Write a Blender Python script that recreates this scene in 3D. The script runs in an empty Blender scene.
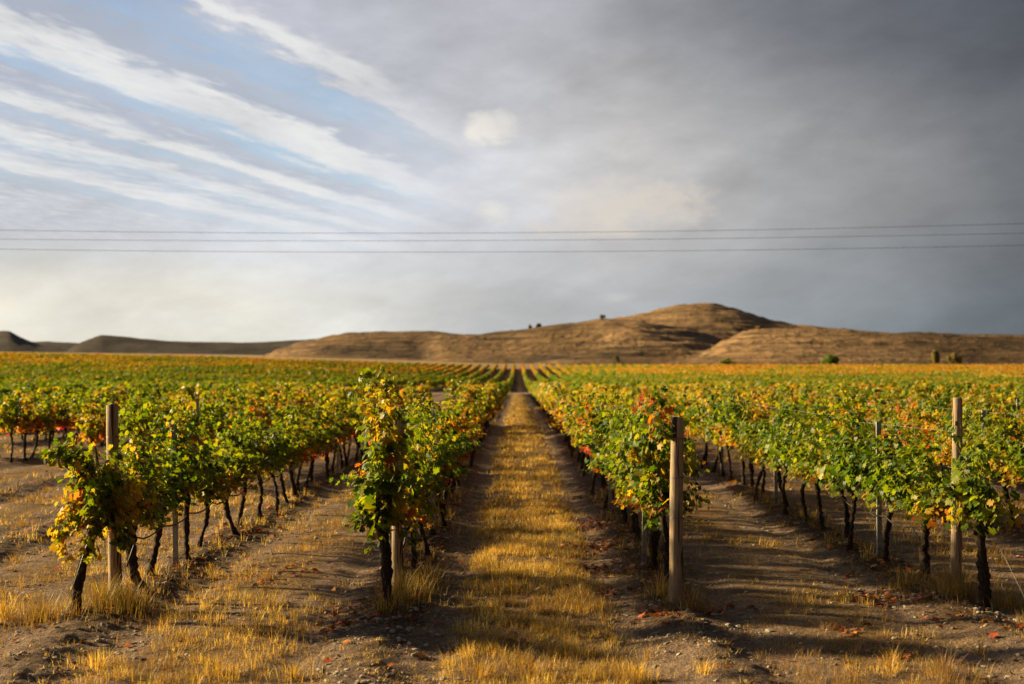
import bpy, math, random
import numpy as np
from mathutils import Vector, Matrix

random.seed(7)
RNG = np.random.default_rng(7)
C = bpy.context.scene.collection
SC = bpy.context.scene
R = math.radians

# ------------------------------------------------------------------ camera
CAM_H = 2.4
FPX = 1422.0
cam_d = bpy.data.cameras.new("camera")
cam = bpy.data.objects.new("camera", cam_d)
C.objects.link(cam)
cam_d.sensor_width = 36.0
cam_d.lens = FPX * 36.0 / 1024.0
cam_d.clip_end = 20000
cam.location = (0, 0, CAM_H)
cam.rotation_euler = (R(90) + 18 / FPX, 0, 6 / FPX)
cam_d.dof.use_dof = True
cam_d.dof.focus_distance = 14.6
cam_d.dof.aperture_fstop = 1.75
SC.camera = cam

# ------------------------------------------------------------------ exposure
SC.view_settings.view_transform = 'Standard'
SC.view_settings.look = 'None'
SC.view_settings.gamma = 1
SC.view_settings.use_curve_mapping = False
SC.view_settings.exposure = 1.5
SC.render.engine = 'CYCLES'
SC.cycles.use_denoising = True
SC.cycles.max_bounces = 6
SC.cycles.diffuse_bounces = 3
SC.cycles.transmission_bounces = 4
SC.cycles.glossy_bounces = 2
SC.cycles.transparent_max_bounces = 4
SC.cycles.caustics_reflective = False
SC.cycles.caustics_refractive = False
SC.cycles.sample_clamp_indirect = 5

# ------------------------------------------------------------------ sun
SUN_EL = R(17.5)
SUN_FRONT = R(20.0)          # degrees the sun stands in front of the camera's left-hand side
sdir = Vector((-math.cos(SUN_FRONT) * math.cos(SUN_EL), math.sin(SUN_FRONT) * math.cos(SUN_EL), math.sin(SUN_EL)))
sun_d = bpy.data.lights.new("sun", 'SUN')
sun_d.energy = 5.0
sun_d.angle = R(2.6)
sun_d.color = (1.0, 0.76, 0.40)
sun = bpy.data.objects.new("sun", sun_d)
sun.rotation_euler = sdir.to_track_quat('Z', 'Y').to_euler()
C.objects.link(sun)


def s2l(c):
    c = [v / 255.0 for v in c]
    return tuple(v / 12.92 if v <= 0.04045 else ((v + 0.055) / 1.055) ** 2.4 for v in c) + (1.0,)


# node helper ------------------------------------------------------------------
class NB:
    def __init__(self, tree):
        self.t = tree
        tree.nodes.clear()

    def n(self, typ, **kw):
        nd = self.t.nodes.new(typ)
        for k, v in kw.items():
            setattr(nd, k, v)
        return nd

    def put(self, sock, v):
        if v is None:
            return
        if isinstance(v, bpy.types.NodeSocket):
            self.t.links.new(v, sock)
        else:
            sock.default_value = v

    def m(self, op, a, b=None, c=None, clamp=False):
        nd = self.n('ShaderNodeMath', operation=op)
        nd.use_clamp = clamp
        for i, v in enumerate((a, b, c)):
            if v is not None:
                self.put(nd.inputs[i], v)
        return nd.outputs[0]

    def sstep(self, v, lo, hi):
        nd = self.n('ShaderNodeMapRange', interpolation_type='SMOOTHSTEP')
        self.put(nd.inputs[0], v)
        nd.inputs[1].default_value = lo
        nd.inputs[2].default_value = hi
        return nd.outputs[0]

    def maprange(self, v, lo, hi, a, b):
        nd = self.n('ShaderNodeMapRange')
        self.put(nd.inputs[0], v)
        for i, q in enumerate((lo, hi, a, b)):
            nd.inputs[i + 1].default_value = q
        return nd.outputs[0]

    def mix(self, f, a, b, mode='MIX'):
        nd = self.n('ShaderNodeMix', data_type='RGBA', blend_type=mode)
        nd.clamp_result = False
        self.put(nd.inputs[0], f)
        self.put(nd.inputs[6], a)
        self.put(nd.inputs[7], b)
        return nd.outputs[2]

    def ramp(self, v, stops, interp='EASE'):
        nd = self.n('ShaderNodeValToRGB')
        cr = nd.color_ramp
        cr.interpolation = interp
        while len(cr.elements) < len(stops):
            cr.elements.new(0.5)
        for e, (p, c) in zip(cr.elements, sorted(stops, key=lambda q: q[0])):
            e.position = p
            e.color = c if len(c) == 4 else tuple(c) + (1,)
        self.put(nd.inputs[0], v)
        return nd.outputs[0]

    def noise(self, vec, scale, detail=3.0, rough=0.5, dist=0.0, out=0):
        nd = self.n('ShaderNodeTexNoise')
        self.put(nd.inputs['Vector'], vec)
        nd.inputs['Scale'].default_value = scale
        nd.inputs['Detail'].default_value = detail
        nd.inputs['Roughness'].default_value = rough
        nd.inputs['Distortion'].default_value = dist
        return nd.outputs[out]

    def comb(self, x, y, z=0.0):
        nd = self.n('ShaderNodeCombineXYZ')
        for i, v in enumerate((x, y, z)):
            self.put(nd.inputs[i], v)
        return nd.outputs[0]


# ------------------------------------------------------------------ world: a sky under broken cloud
world = bpy.data.worlds.new("World")
SC.world = world
world.use_nodes = True
w = NB(world.node_tree)
tc = w.n('ShaderNodeTexCoord')
sep = w.n('ShaderNodeSeparateXYZ')
w.put(sep.inputs[0], tc.outputs['Generated'])
dx, dy, dz = sep.outputs
az = w.m('MULTIPLY', w.m('ARCTAN2', dx, dy), 180 / math.pi)
el = w.m('MULTIPLY', w.m('ARCSINE', dz), 180 / math.pi)
zc = w.m('MAXIMUM', dz, 0.025)
A = R(14.5)
perp = w.m('SUBTRACT', w.m('MULTIPLY', dx, math.cos(A)), w.m('MULTIPLY', dy, math.sin(A)))
along = w.m('ADD', w.m('MULTIPLY', dx, math.sin(A)), w.m('MULTIPLY', dy, math.cos(A)))
cc = w.m('DIVIDE', perp, zc)
ca = w.m('DIVIDE', along, zc)
plane = w.comb(cc, w.m('MULTIPLY', ca, 0.30))
zs = w.m('ADD', w.m('MAXIMUM', dz, 0.0), 0.13)
plane_soft = w.comb(w.m('MULTIPLY', w.m('DIVIDE', perp, zs), 1.0), w.m('MULTIPLY', w.m('DIVIDE', along, zs), 0.6), 3.0)
n_soft = w.noise(plane_soft, 1.0, 6, 0.55, 0.4)
n_str = w.noise(plane, 1.6, 5, 0.6, 0.4)
n_fine = w.noise(w.comb(cc, w.m('MULTIPLY', ca, 0.26), 7.0), 6.5, 7, 0.62, 0.15)
n_lump = w.noise(w.comb(w.m('MULTIPLY', cc, 1.0), w.m('MULTIPLY', ca, 0.30), 11.0), 3.4, 7, 0.6, 0.2)
n_big = w.noise(w.comb(w.m('MULTIPLY', az, 0.075), w.m('MULTIPLY', w.m('ADD', el, w.m('MULTIPLY', az, -0.22)), 0.17), 4.2), 1.25, 7, 0.58, 0.15)
azp = w.m('ADD', w.m('ADD', az, w.m('MULTIPLY', w.m('SUBTRACT', n_soft, 0.5), 9.0)), 0)
azn = w.maprange(azp, -180, 180, 0, 1)


def azr(stops):
    return [((a + 180) / 360, s2l(c)) for a, c in stops]


hor = w.ramp(azn, azr([(-180, (110, 106, 104)), (-120, (200, 186, 165)), (-70, (238, 226, 200)), (-20, (240, 234, 216)), (-10, (232, 229, 218)),
                       (-2, (208, 209, 208)), (5, (184, 187, 190)), (11, (148, 154, 158)), (19, (104, 111, 117)), (60, (64, 70, 78)), (180, (84, 84, 88))]), 'LINEAR')
mid = w.ramp(azn, azr([(-180, (90, 90, 94)), (-120, (170, 165, 160)), (-70, (215, 208, 195)), (-20, (192, 197, 207)), (-9, (206, 211, 220)),
                       (-1, (208, 209, 214)), (4, (200, 198, 197)), (11, (164, 165, 167)), (19, (112, 115, 119)), (60, (56, 60, 68)), (180, (70, 72, 77))]), 'LINEAR')
top = w.ramp(azn, azr([(-180, (70, 72, 80)), (-120, (120, 122, 128)), (-70, (165, 165, 168)), (-20, (160, 166, 182)), (-8, (186, 188, 198)),
                       (-1, (180, 181, 188)), (5, (156, 157, 163)), (12, (118, 121, 128)), (20, (84, 89, 99)), (60, (46, 50, 58)), (180, (56, 58, 64))]), 'LINEAR')
elp = w.m('ADD', el, w.m('MULTIPLY', w.m('SUBTRACT', n_soft, 0.5), 4.0))
sky = w.mix(w.sstep(elp, 1.2, 6.0), hor, mid)
sky = w.mix(w.sstep(elp, 7.5, 15.0), sky, top)
mot = w.maprange(n_soft, 0.25, 0.75, 0.88, 1.12)
mot2 = w.m('ADD', 1.0, w.m('MULTIPLY', w.m('MULTIPLY', w.m('SUBTRACT', n_str, 0.5), 0.28), w.sstep(el, 4.0, 9.0)))
mm = w.m('MULTIPLY', w.m('MULTIPLY', mot, mot2), w.m('MULTIPLY', w.maprange(n_big, 0.3, 0.7, 0.82, 1.18), w.m('ADD', 1.0, w.m('MULTIPLY', w.m('MULTIPLY', w.m('SUBTRACT', n_lump, 0.5), 0.22), w.sstep(el, 4.0, 9.0)))))
sky = w.mix(1.0, sky, w.comb(mm, mm, mm), 'MULTIPLY')
sky = w.mix(w.sstep(el, 17, 45), sky, w.mix(1.0, sky, (0.85, 0.85, 0.87, 1), 'MULTIPLY'))  # sky overhead, out of view, dimmed to deepen the shadows
# long parallel streaks of cloud with clear blue between them, high on the left
cw = w.m('ADD', cc, w.m('MULTIPLY', w.m('SUBTRACT', n_str, 0.5), 0.42))
cw = w.m('ADD', cw, w.m('MULTIPLY', w.m('SUBTRACT', n_fine, 0.5), 0.42))
cn = w.maprange(cw, -5.0, -1.5, 0, 1)


def cr(stops):
    return [((c + 5.0) / 3.5, (v, v, v, 1)) for c, v in stops]


blue = w.ramp(cn, cr([(-5, 0.1), (-4.6, 0.45), (-4.3, 0.1), (-3.85, 0.4), (-3.6, 0.0), (-3.42, 0.55), (-3.3, 0.0), (-2.98, 0.0), (-2.84, 0.75), (-2.70, 0.55), (-2.62, 0.0),
                      (-2.38, 0.0), (-2.20, 0.45), (-2.08, 1.0), (-1.97, 0.9), (-1.88, 0.0), (-1.5, 0.0)]), 'EASE')
white = w.ramp(cn, cr([(-5, 0.5), (-4.6, 0.1), (-4.35, 0.9), (-4.0, 0.4), (-3.75, 0.8), (-3.42, 0.2), (-3.28, 0.9), (-3.08, 0.35), (-2.84, 0.1), (-2.66, 1.0),
                       (-2.45, 0.8), (-2.3, 0.0), (-1.96, 0.1), (-1.84, 0.9), (-1.66, 0.35), (-1.5, 0.0)]), 'EASE')
grey = w.ramp(cn, cr([(-5, 0), (-4.1, 0.0), (-3.95, 0.6), (-3.8, 0.0), (-3.6, 0.7), (-3.45, 0.0), (-3.2, 0.0), (-3.05, 0.8), (-2.9, 0.6), (-2.75, 0.0), (-2.5, 0.0), (-2.34, 1.0), (-2.16, 0.6), (-2.05, 0.0), (-1.9, 0.0), (-1.5, 0.0)]), 'EASE')
n_c = w.noise(w.comb(cc, w.m('MULTIPLY', ca, 0.30), 21.0), 13.0, 8, 0.66, 0.1)
n_d = w.noise(w.comb(w.m('MULTIPLY', az, 0.16), w.m('MULTIPLY', el, 0.42), 9.0), 1.6, 8, 0.6, 0.3)
white = w.sstep(w.m('ADD', white, w.m('MULTIPLY', w.m('SUBTRACT', n_c, 0.5), 1.5)), 0.22, 0.95)
blue = w.sstep(w.m('SUBTRACT', blue, w.m('MULTIPLY', w.m('SUBTRACT', n_c, 0.5), 1.2)), 0.15, 0.85)
kd = w.m('ADD', 1.0, w.m('MULTIPLY', w.m('SUBTRACT', n_d, 0.5), 0.34))
sky = w.mix(1.0, sky, w.comb(kd, kd, kd), 'MULTIPLY')
reg = w.m('MULTIPLY', w.sstep(az, -0.5, -9.0), w.sstep(el, 3.0, 6.6))
nish = w.n('ShaderNodeTexSky', sky_type='NISHITA')
nish.sun_disc = False
nish.sun_elevation = SUN_EL
nish.sun_rotation = math.atan2(sdir.x, sdir.y)
nish.altitude = 700
nish_c = w.mix(1.0, nish.outputs[0], (0.115, 0.128, 0.140, 1), 'MULTIPLY')
nish_c = w.mix(0.15, nish_c, s2l((190, 205, 225)))
gr_c = s2l((176, 184, 199))
sky = w.mix(w.m('MULTIPLY', grey, w.m('MULTIPLY', reg, 0.75)), sky, gr_c)
sky = w.mix(w.m('MULTIPLY', w.m('MULTIPLY', white, w.maprange(n_lump, 0.3, 0.65, 0.45, 1.1)), w.m('MULTIPLY', reg, 0.8)), sky, s2l((238, 238, 235)))
sky = w.mix(w.m('MULTIPLY', w.m('MULTIPLY', blue, w.maprange(n_lump, 0.4, 0.75, 1.0, 0.3)), w.m('MULTIPLY', reg, 0.70)), sky, nish_c)


n_big2 = w.noise(w.comb(az, w.m('MULTIPLY', el, 1.7), 2.0), 0.9, 6, 0.6, 0.5)
# a few small lit puffs of cloud
def puff(a0, e0, ra, re, c, s):
    global sky
    q = w.m('ADD', w.m('POWER', w.m('DIVIDE', w.m('SUBTRACT', az, a0), ra), 2.0), w.m('POWER', w.m('DIVIDE', w.m('SUBTRACT', el, e0), re), 2.0))
    q = w.m('ADD', q, w.m('MULTIPLY', w.m('SUBTRACT', n_big2, 0.5), 4.5))
    sky = w.mix(w.m('MULTIPLY', w.sstep(q, 2.1, -0.6), s), sky, s2l(c))


puff(-1.15, 9.3, 0.95, 0.60, (243, 238, 228), 0.95)
puff(-0.1, 9.5, 1.3, 0.5, (205, 203, 205), 0.5)
puff(-1.0, 5.9, 0.6, 0.45, (234, 230, 222), 0.9)
puff(4.6, 6.2, 3.0, 0.9, (222, 213, 200), 0.7)
puff(2.7, 5.3, 2.2, 0.5, (226, 216, 200), 0.4)
puff(4.0, 2.5, 0.7, 0.2, (212, 210, 204), 0.4)
puff(-7.5, 2.7, 2.6, 0.35, (226, 224, 218), 0.4)
below = w.sstep(el, -0.6, -0.1)
sky = w.mix(below, (0.05, 0.04, 0.03, 1), sky)
bg = w.n('ShaderNodeBackground')
w.put(bg.inputs[0], sky)
bg.inputs[1].default_value = 0.353
wo = w.n('ShaderNodeOutputWorld')
w.t.links.new(bg.outputs[0], wo.inputs[0])


# ------------------------------------------------------------------ terrain
def smooth(a, b, v):
    t = np.clip((np.asarray(v, float) - a) / (b - a), 0, 1)
    return t * t * (3 - 2 * t)


_lat = {}


def vnoise(x, y, seed=0):
    if seed not in _lat:
        _lat[seed] = np.random.default_rng(1000 + seed).random((256, 256))
    L = _lat[seed]
    x = np.asarray(x, float)
    y = np.asarray(y, float)
    xi = np.floor(x).astype(int)
    yi = np.floor(y).astype(int)
    fx = x - xi
    fy = y - yi
    fx = fx * fx * (3 - 2 * fx)
    fy = fy * fy * (3 - 2 * fy)
    a = L[xi & 255, yi & 255]
    b = L[(xi + 1) & 255, yi & 255]
    c = L[xi & 255, (yi + 1) & 255]
    d = L[(xi + 1) & 255, (yi + 1) & 255]
    return (a * (1 - fx) + b * fx) * (1 - fy) + (c * (1 - fx) + d * fx) * fy


def fbm(x, y, seed=0, o=4):
    s = 0
    a = 0.5
    t = 0
    for i in range(o):
        s = s + a * vnoise(x * 2 ** i + 17 * i, y * 2 ** i + 31 * i, seed + i)
        t += a
        a *= 0.5
    return s / t


_ys = np.arange(-400, 6000, 4.0)
_zs = np.interp(_ys, [-400, 28, 45, 75, 100, 175, 210, 270, 360, 420, 455, 700, 1500, 6000], [0, 0, -.12, -.5, -.9, -1.85, -2.15, -2.3, -1.6, -.8, -.35, 0.6, 1.5, 2.0])
_zs = np.convolve(np.pad(_zs, 6, mode='edge'), np.ones(13) / 13, mode='valid')
PITCH = 2.72
ROW0 = 1.50


def aisle(x):
    """distance in metres from the middle of the aisle"""
    u = (np.asarray(x, float) - ROW0) / PITCH
    return np.abs(u - np.floor(u) - 0.5) * PITCH


def tz(x, y, micro=True):
    x = np.asarray(x, float)
    y = np.asarray(y, float)
    z = np.interp(y, _ys, _zs)
    r = np.interp(x, [-300, -151, -101, -62, -36, -10, 0], [6.5, 3.6, 2.7, 1.5, .6, 0, 0])
    z = z + r * np.clip(y / 430, 0, 1) ** 1.5
    if micro:
        d = aisle(x)
        near = 1 - smooth(150, 180, y)
        z = z + near * (0.055 * smooth(0.95, 1.3, d) - 0.03 * np.exp(-((d - 0.78) / 0.16) ** 2))
        z = z + near * 0.05 * (fbm(x * 1.3, y * 1.3, 3) - 0.5)
        z = z + near * 0.022 * (fbm(x * 13, y * 13, 12, 3) - 0.5) * (1 - smooth(25, 40, y)) * (0.35 + smooth(.55, .9, d))
        z = z + near * 0.038 * (fbm(x * 6, y * 6, 9, 4) - 0.5) * (0.45 + smooth(.7, 1.2, d))
    return z


# ------------------------------------------------------------------ materials
def new_mat(name):
    m = bpy.data.materials.new(name)
    m.use_nodes = True
    b = NB(m.node_tree)
    out = b.n('ShaderNodeOutputMaterial')
    return m, b, out


def princ(b, col, rough, spec=0.3, normal=None, metal=0.0):
    p = b.n('ShaderNodeBsdfPrincipled')
    b.put(p.inputs['Base Color'], col)
    b.put(p.inputs['Roughness'], rough)
    b.put(p.inputs['Metallic'], metal)
    p.inputs['Specular IOR Level'].default_value = spec
    if normal is not None:
        b.put(p.inputs['Normal'], normal)
    return p.outputs[0]


def bump(b, h, strength, dist):
    nd = b.n('ShaderNodeBump')
    nd.inputs['Strength'].default_value = strength
    nd.inputs['Distance'].default_value = dist
    b.put(nd.inputs['Height'], h)
    return nd.outputs[0]


def attr(b, name='col'):
    nd = b.n('ShaderNodeAttribute', attribute_name=name)
    return nd.outputs['Color']


def objco(b):
    return b.n('ShaderNodeTexCoord').outputs['Object']


def leaf_mat(name, trans=0.42, vary=0.06, objrand=True):
    m, b, out = new_mat(name)
    col = attr(b)
    if objrand:
        oi = b.n('ShaderNodeObjectInfo')
        hs = b.n('ShaderNodeHueSaturation')
        b.put(hs.inputs['Hue'], b.maprange(oi.outputs['Random'], 0, 1, 0.5 - 0.018, 0.5 + 0.014))
        b.put(hs.inputs['Value'], b.maprange(oi.outputs['Random'], 0, 1, 1.12, 0.85))
        b.put(hs.inputs['Color'], col)
        col = hs.outputs[0]
    veins = b.noise(objco(b), 60, 2, 0.5)
    k = b.maprange(veins, 0.3, 0.7, 0.82, 1.15)
    col = b.mix(1.0, col, b.comb(k, k, k), 'MULTIPLY')
    p = princ(b, col, 0.45, 0.16)
    t = b.n('ShaderNodeBsdfTranslucent')
    b.put(t.inputs[0], b.mix(1.0, col, (2.0, 1.85, 0.7, 1), 'MULTIPLY'))
    mx = b.n('ShaderNodeMixShader')
    mx.inputs[0].default_value = trans
    b.t.links.new(p, mx.inputs[1])
    b.t.links.new(t.outputs[0], mx.inputs[2])
    b.t.links.new(mx.outputs[0], out.inputs[0])
    return m


M = {}
M['leaf'] = leaf_mat('vine_leaf')
M['leaf_far'] = leaf_mat('vine_leaf_far', 0.35, objrand=False)
M['grass'] = leaf_mat('dry_grass', 0.30, objrand=False)
M['litter'] = leaf_mat('fallen_leaf', 0.1, objrand=False)

m, b, out = new_mat('vine_bark')
co = objco(b)
mp = b.n('ShaderNodeMapping')
b.put(mp.inputs[0], co)
mp.inputs['Scale'].default_value = (1, 1, 0.25)
n1 = b.noise(mp.outputs[0], 55, 4, 0.6, 0.5)
col = b.ramp(n1, [(0.3, (0.014, 0.010, 0.007)), (0.55, (0.040, 0.028, 0.019)), (0.75, (0.17, 0.125, 0.085))])
b.t.links.new(princ(b, col, 0.9, 0.15, bump(b, n1, 1.0, 0.02)), out.inputs[0])
M['bark'] = m

m, b, out = new_mat('cane')
n1 = b.noise(objco(b), 20, 2)
col = b.ramp(n1, [(0.3, (0.10, 0.045, 0.02)), (0.7, (0.22, 0.12, 0.05))])
b.t.links.new(princ(b, col, 0.7, 0.2), out.inputs[0])
M['cane'] = m

m, b, out = new_mat('weathered_post_wood')
co = objco(b)
mp = b.n('ShaderNodeMapping')
b.put(mp.inputs[0], co)
mp.inputs['Scale'].default_value = (1, 1, 0.05)
n1 = b.noise(mp.outputs[0], 60, 5, 0.65, 0.8)
n2 = b.noise(co, 4, 3, 0.5)
n3 = b.noise(mp.outputs[0], 22, 2, 0.5, 0.3)
col = b.ramp(n1, [(0.28, (0.14, 0.090, 0.052)), (0.48, (0.36, 0.26, 0.16)), (0.75, (0.52, 0.40, 0.26))])
col = b.mix(b.sstep(n2, 0.42, 0.7), col, (0.24, 0.20, 0.155, 1))
crack = b.sstep(n3, 0.61, 0.65)
col = b.mix(crack, col, (0.05, 0.032, 0.02, 1))
hgt = b.m('SUBTRACT', n1, b.m('MULTIPLY', crack, 0.9))
b.t.links.new(princ(b, col, 0.85, 0.2, bump(b, hgt, 0.8, 0.008)), out.inputs[0])
M['post'] = m

m, b, out = new_mat('galvanised_stake')
n1 = b.noise(objco(b), 14, 4, 0.6)
col = b.ramp(n1, [(0.35, (0.16, 0.155, 0.15)), (0.6, (0.30, 0.30, 0.29)), (0.78, (0.20, 0.12, 0.07))])
b.t.links.new(princ(b, col, 0.6, 0.4, metal=0.35), out.inputs[0])
M['steel'] = m

m, b, out = new_mat('galvanised_wire')
n1 = b.noise(objco(b), 9, 2)
col = b.ramp(n1, [(0.3, (0.14, 0.13, 0.12)), (0.7, (0.26, 0.25, 0.23))])
b.t.links.new(princ(b, col, 0.5, 0.4, metal=0.4), out.inputs[0])
M['wire'] = m

m, b, out = new_mat('black_hose')
n1 = b.noise(objco(b), 30, 2)
col = b.ramp(n1, [(0.3, (0.012, 0.012, 0.012)), (0.8, (0.04, 0.036, 0.03))])
b.t.links.new(princ(b, col, 0.55, 0.3), out.inputs[0])
M['hose'] = m

m, b, out = new_mat('power_cable')
n1 = b.noise(objco(b), 3, 2)
col = b.ramp(n1, [(0.3, (0.06, 0.06, 0.065)), (0.8, (0.12, 0.12, 0.12))])
b.t.links.new(princ(b, col, 0.6, 0.3), out.inputs[0])
M['cable'] = m

m, b, out = new_mat('pebble')
n1 = b.noise(objco(b), 3.0, 4)
col = b.ramp(n1, [(0.3, (0.20, 0.15, 0.11)), (0.55, (0.34, 0.28, 0.21)), (0.8, (0.50, 0.45, 0.38))])
b.t.links.new(princ(b, col, 0.9, 0.2, bump(b, b.noise(objco(b), 60, 3), 0.4, 0.01)), out.inputs[0])
M['pebble'] = m

m, b, out = new_mat('soil')
co = objco(b)
base = attr(b)
nf = b.noise(co, 26, 6, 0.65)
nm = b.noise(co, 3.2, 5, 0.6)
nl = b.noise(co, 0.05, 4, 0.6)
k = b.m('MULTIPLY', b.maprange(nf, 0.3, 0.7, 0.42, 1.5), b.maprange(nm, 0.3, 0.7, 0.62, 1.3))
k = b.m('MULTIPLY', k, b.maprange(nl, 0.3, 0.7, 0.9, 1.1))
col = b.mix(1.0, base, b.comb(k, k, k), 'MULTIPLY')
vor = b.n('ShaderNodeTexVoronoi')
b.put(vor.inputs['Vector'], co)
vor.inputs['Scale'].default_value = 34
sel = b.n('ShaderNodeSeparateColor')
b.put(sel.inputs[0], vor.outputs['Color'])
peb = b.m('MULTIPLY', b.sstep(vor.outputs['Distance'], 0.34, 0.2), b.sstep(sel.outputs[0], 0.80, 0.84))
col = b.mix(b.m('MULTIPLY', peb, 0.7), col, (0.40, 0.33, 0.25, 1))
h = b.m('ADD', b.m('MULTIPLY', nf, 1.0), b.m('MULTIPLY', peb, 0.5))
h = b.m('ADD', h, b.m('MULTIPLY', nm, 1.4))
b.t.links.new(princ(b, col, 0.95, 0.1, bump(b, h, 1.0, 0.06)), out.inputs[0])
M['soil'] = m

m, b, out = new_mat('hill_grass')
co = objco(b)
base = attr(b)
sp = b.n('ShaderNodeSeparateXYZ')
b.put(sp.inputs[0], co)
n1 = b.noise(co, 0.011, 5, 0.6, 0.3)
n2 = b.noise(co, 0.09, 5, 0.65)
mp = b.n('ShaderNodeMapping')
b.put(mp.inputs[0], co)
mp.inputs['Scale'].default_value = (0.012, 0.008, 0.42)
terr = b.noise(mp.outputs[0], 1.0, 4, 0.6, 0.6)
k = b.m('MULTIPLY', b.maprange(n2, 0.3, 0.7, 0.5, 1.5), b.maprange(terr, 0.3, 0.7, 0.68, 1.30))
col = b.mix(1.0, base, b.comb(k, k, k), 'MULTIPLY')
scrub = b.m('MULTIPLY', b.sstep(terr, 0.52, 0.36), b.sstep(n1, 0.38, 0.6))
scrub = b.m('MULTIPLY', scrub, b.maprange(n2, 0.3, 0.6, 0.35, 1.0))
n4 = b.noise(co, 0.22, 4, 0.7)
scrub = b.m('MAXIMUM', scrub, b.m('MULTIPLY', b.sstep(n4, 0.56, 0.64), b.maprange(n1, 0.35, 0.6, 0.1, 0.8)))
scrub = b.m('MINIMUM', b.m('MULTIPLY', scrub, 1.25), 1.0)
col = b.mix(b.m('MULTIPLY', scrub, 0.95), col, (0.040, 0.029, 0.018, 1))
b.t.links.new(princ(b, col, 0.95, 0.1, bump(b, b.m('ADD', n2, terr), 0.9, 5.0)), out.inputs[0])
M['hill'] = m

m, b, out = new_mat('weathered_pole')
n1 = b.noise(objco(b), 6, 4, 0.6)
col = b.ramp(n1, [(0.3, (0.10, 0.08, 0.06)), (0.7, (0.26, 0.22, 0.17))])
b.t.links.new(princ(b, col, 0.9, 0.15), out.inputs[0])
M['pole'] = m


# ------------------------------------------------------------------ mesh helpers
def mesh_np(name, V, F, mat, colors=None, smooth_sh=False, parent=None):
    """V (n,3); F: (m,k) array of equal faces, or a list of such arrays; colors per vertex (n,3)."""
    Fs = F if isinstance(F, list) else [F]
    Fs = [f for f in Fs if len(f)]
    me = bpy.data.meshes.new(name)
    me.vertices.add(len(V))
    me.vertices.foreach_set('co', np.ascontiguousarray(V, dtype=np.float32).ravel())
    loops = np.concatenate([f.ravel() for f in Fs]).astype(np.int32)
    tot = np.concatenate([np.full(len(f), f.shape[1]) for f in Fs])
    start = np.concatenate([[0], np.cumsum(tot)[:-1]]).astype(np.int32)
    me.loops.add(len(loops))
    me.loops.foreach_set('vertex_index', loops)
    me.polygons.add(len(tot))
    me.polygons.foreach_set('loop_start', start)
    me.polygons.foreach_set('loop_total', tot.astype(np.int32))
    me.polygons.foreach_set('use_smooth', np.full(len(tot), smooth_sh))
    me.update(calc_edges=True)
    if colors is not None:
        at = me.color_attributes.new('col', 'FLOAT_COLOR', 'POINT')
        cc_ = np.ones((len(V), 4), dtype=np.float32)
        cc_[:, :3] = colors
        at.data.foreach_set('color', cc_.ravel())
    me.materials.append(mat)
    return me


def link(name, me, parent=None, loc=None):
    o = bpy.data.objects.new(name, me)
    C.objects.link(o)
    if parent is not None:
        o.parent = parent
    if loc is not None:
        o.location = loc
    return o


def tag(o, label=None, cat=None, group=None, kind=None):
    if label:
        o['label'] = label
    if cat:
        o['category'] = cat
    if group:
        o['group'] = group
    if kind:
        o['kind'] = kind
    return o


def tube(pts, rad, sides=8, cap=True, jit=0.0, rs=None):
    """tube through the points; returns V, quads, tris"""
    pts = [Vector(p) for p in pts]
    n = len(pts)
    if not hasattr(rad, '__len__'):
        rad = [rad] * n
    V = []
    up = Vector((0.31, 0.17, 0.93)).normalized()
    t0 = (pts[1] - pts[0]).normalized()
    a = t0.cross(up)
    if a.length < 1e-3:
        a = t0.cross(Vector((1, 0, 0)))
    a.normalize()
    for i, p in enumerate(pts):
        t = (pts[min(i + 1, n - 1)] - pts[max(i - 1, 0)]).normalized()
        a = (a - t * a.dot(t)).normalized()
        bb = t.cross(a)
        for k in range(sides):
            an = 2 * math.pi * k / sides
            r = rad[i] * (1 + (rs.uniform(-jit, jit) if rs else 0))
            V.append(p + (a * math.cos(an) + bb * math.sin(an)) * r)
    Q = []
    for i in range(n - 1):
        for k in range(sides):
            k2 = (k + 1) % sides
            Q.append((i * sides + k, i * sides + k2, (i + 1) * sides + k2, (i + 1) * sides + k))
    T = []
    if cap:
        V.append(pts[0])
        V.append(pts[-1])
        c0, c1 = len(V) - 2, len(V) - 1
        for k in range(sides):
            k2 = (k + 1) % sides
            T.append((c0, k2, k))
            T.append((c1, (n - 1) * sides + k, (n - 1) * sides + k2))
    return np.array([tuple(v) for v in V]), np.array(Q), np.array(T).reshape(-1, 3)


def join(parts):
    Vs, Qs, Ts = [], [], []
    o = 0
    for V, Q, T in parts:
        Vs.append(V)
        if len(Q):
            Qs.append(Q + o)
        if len(T):
            Ts.append(T + o)
        o += len(V)
    F = []
    if Qs:
        F.append(np.concatenate(Qs))
    if Ts:
        F.append(np.concatenate(Ts))
    return np.concatenate(Vs), F


# ------------------------------------------------------------------ ground
def graded(lo, a, b_, hi, step, grow, mx):
    out_ = list(np.arange(a, b_ + 1e-6, step))
    s = step
    v = out_[-1]
    while v < hi:
        s = min(s * grow, mx)
        v += s
        out_.append(v)
    s = step
    v = out_[0]
    left = []
    while v > lo:
        s = min(s * grow, mx)
        v -= s
        left.append(v)
    return np.array(left[::-1] + out_)


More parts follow.
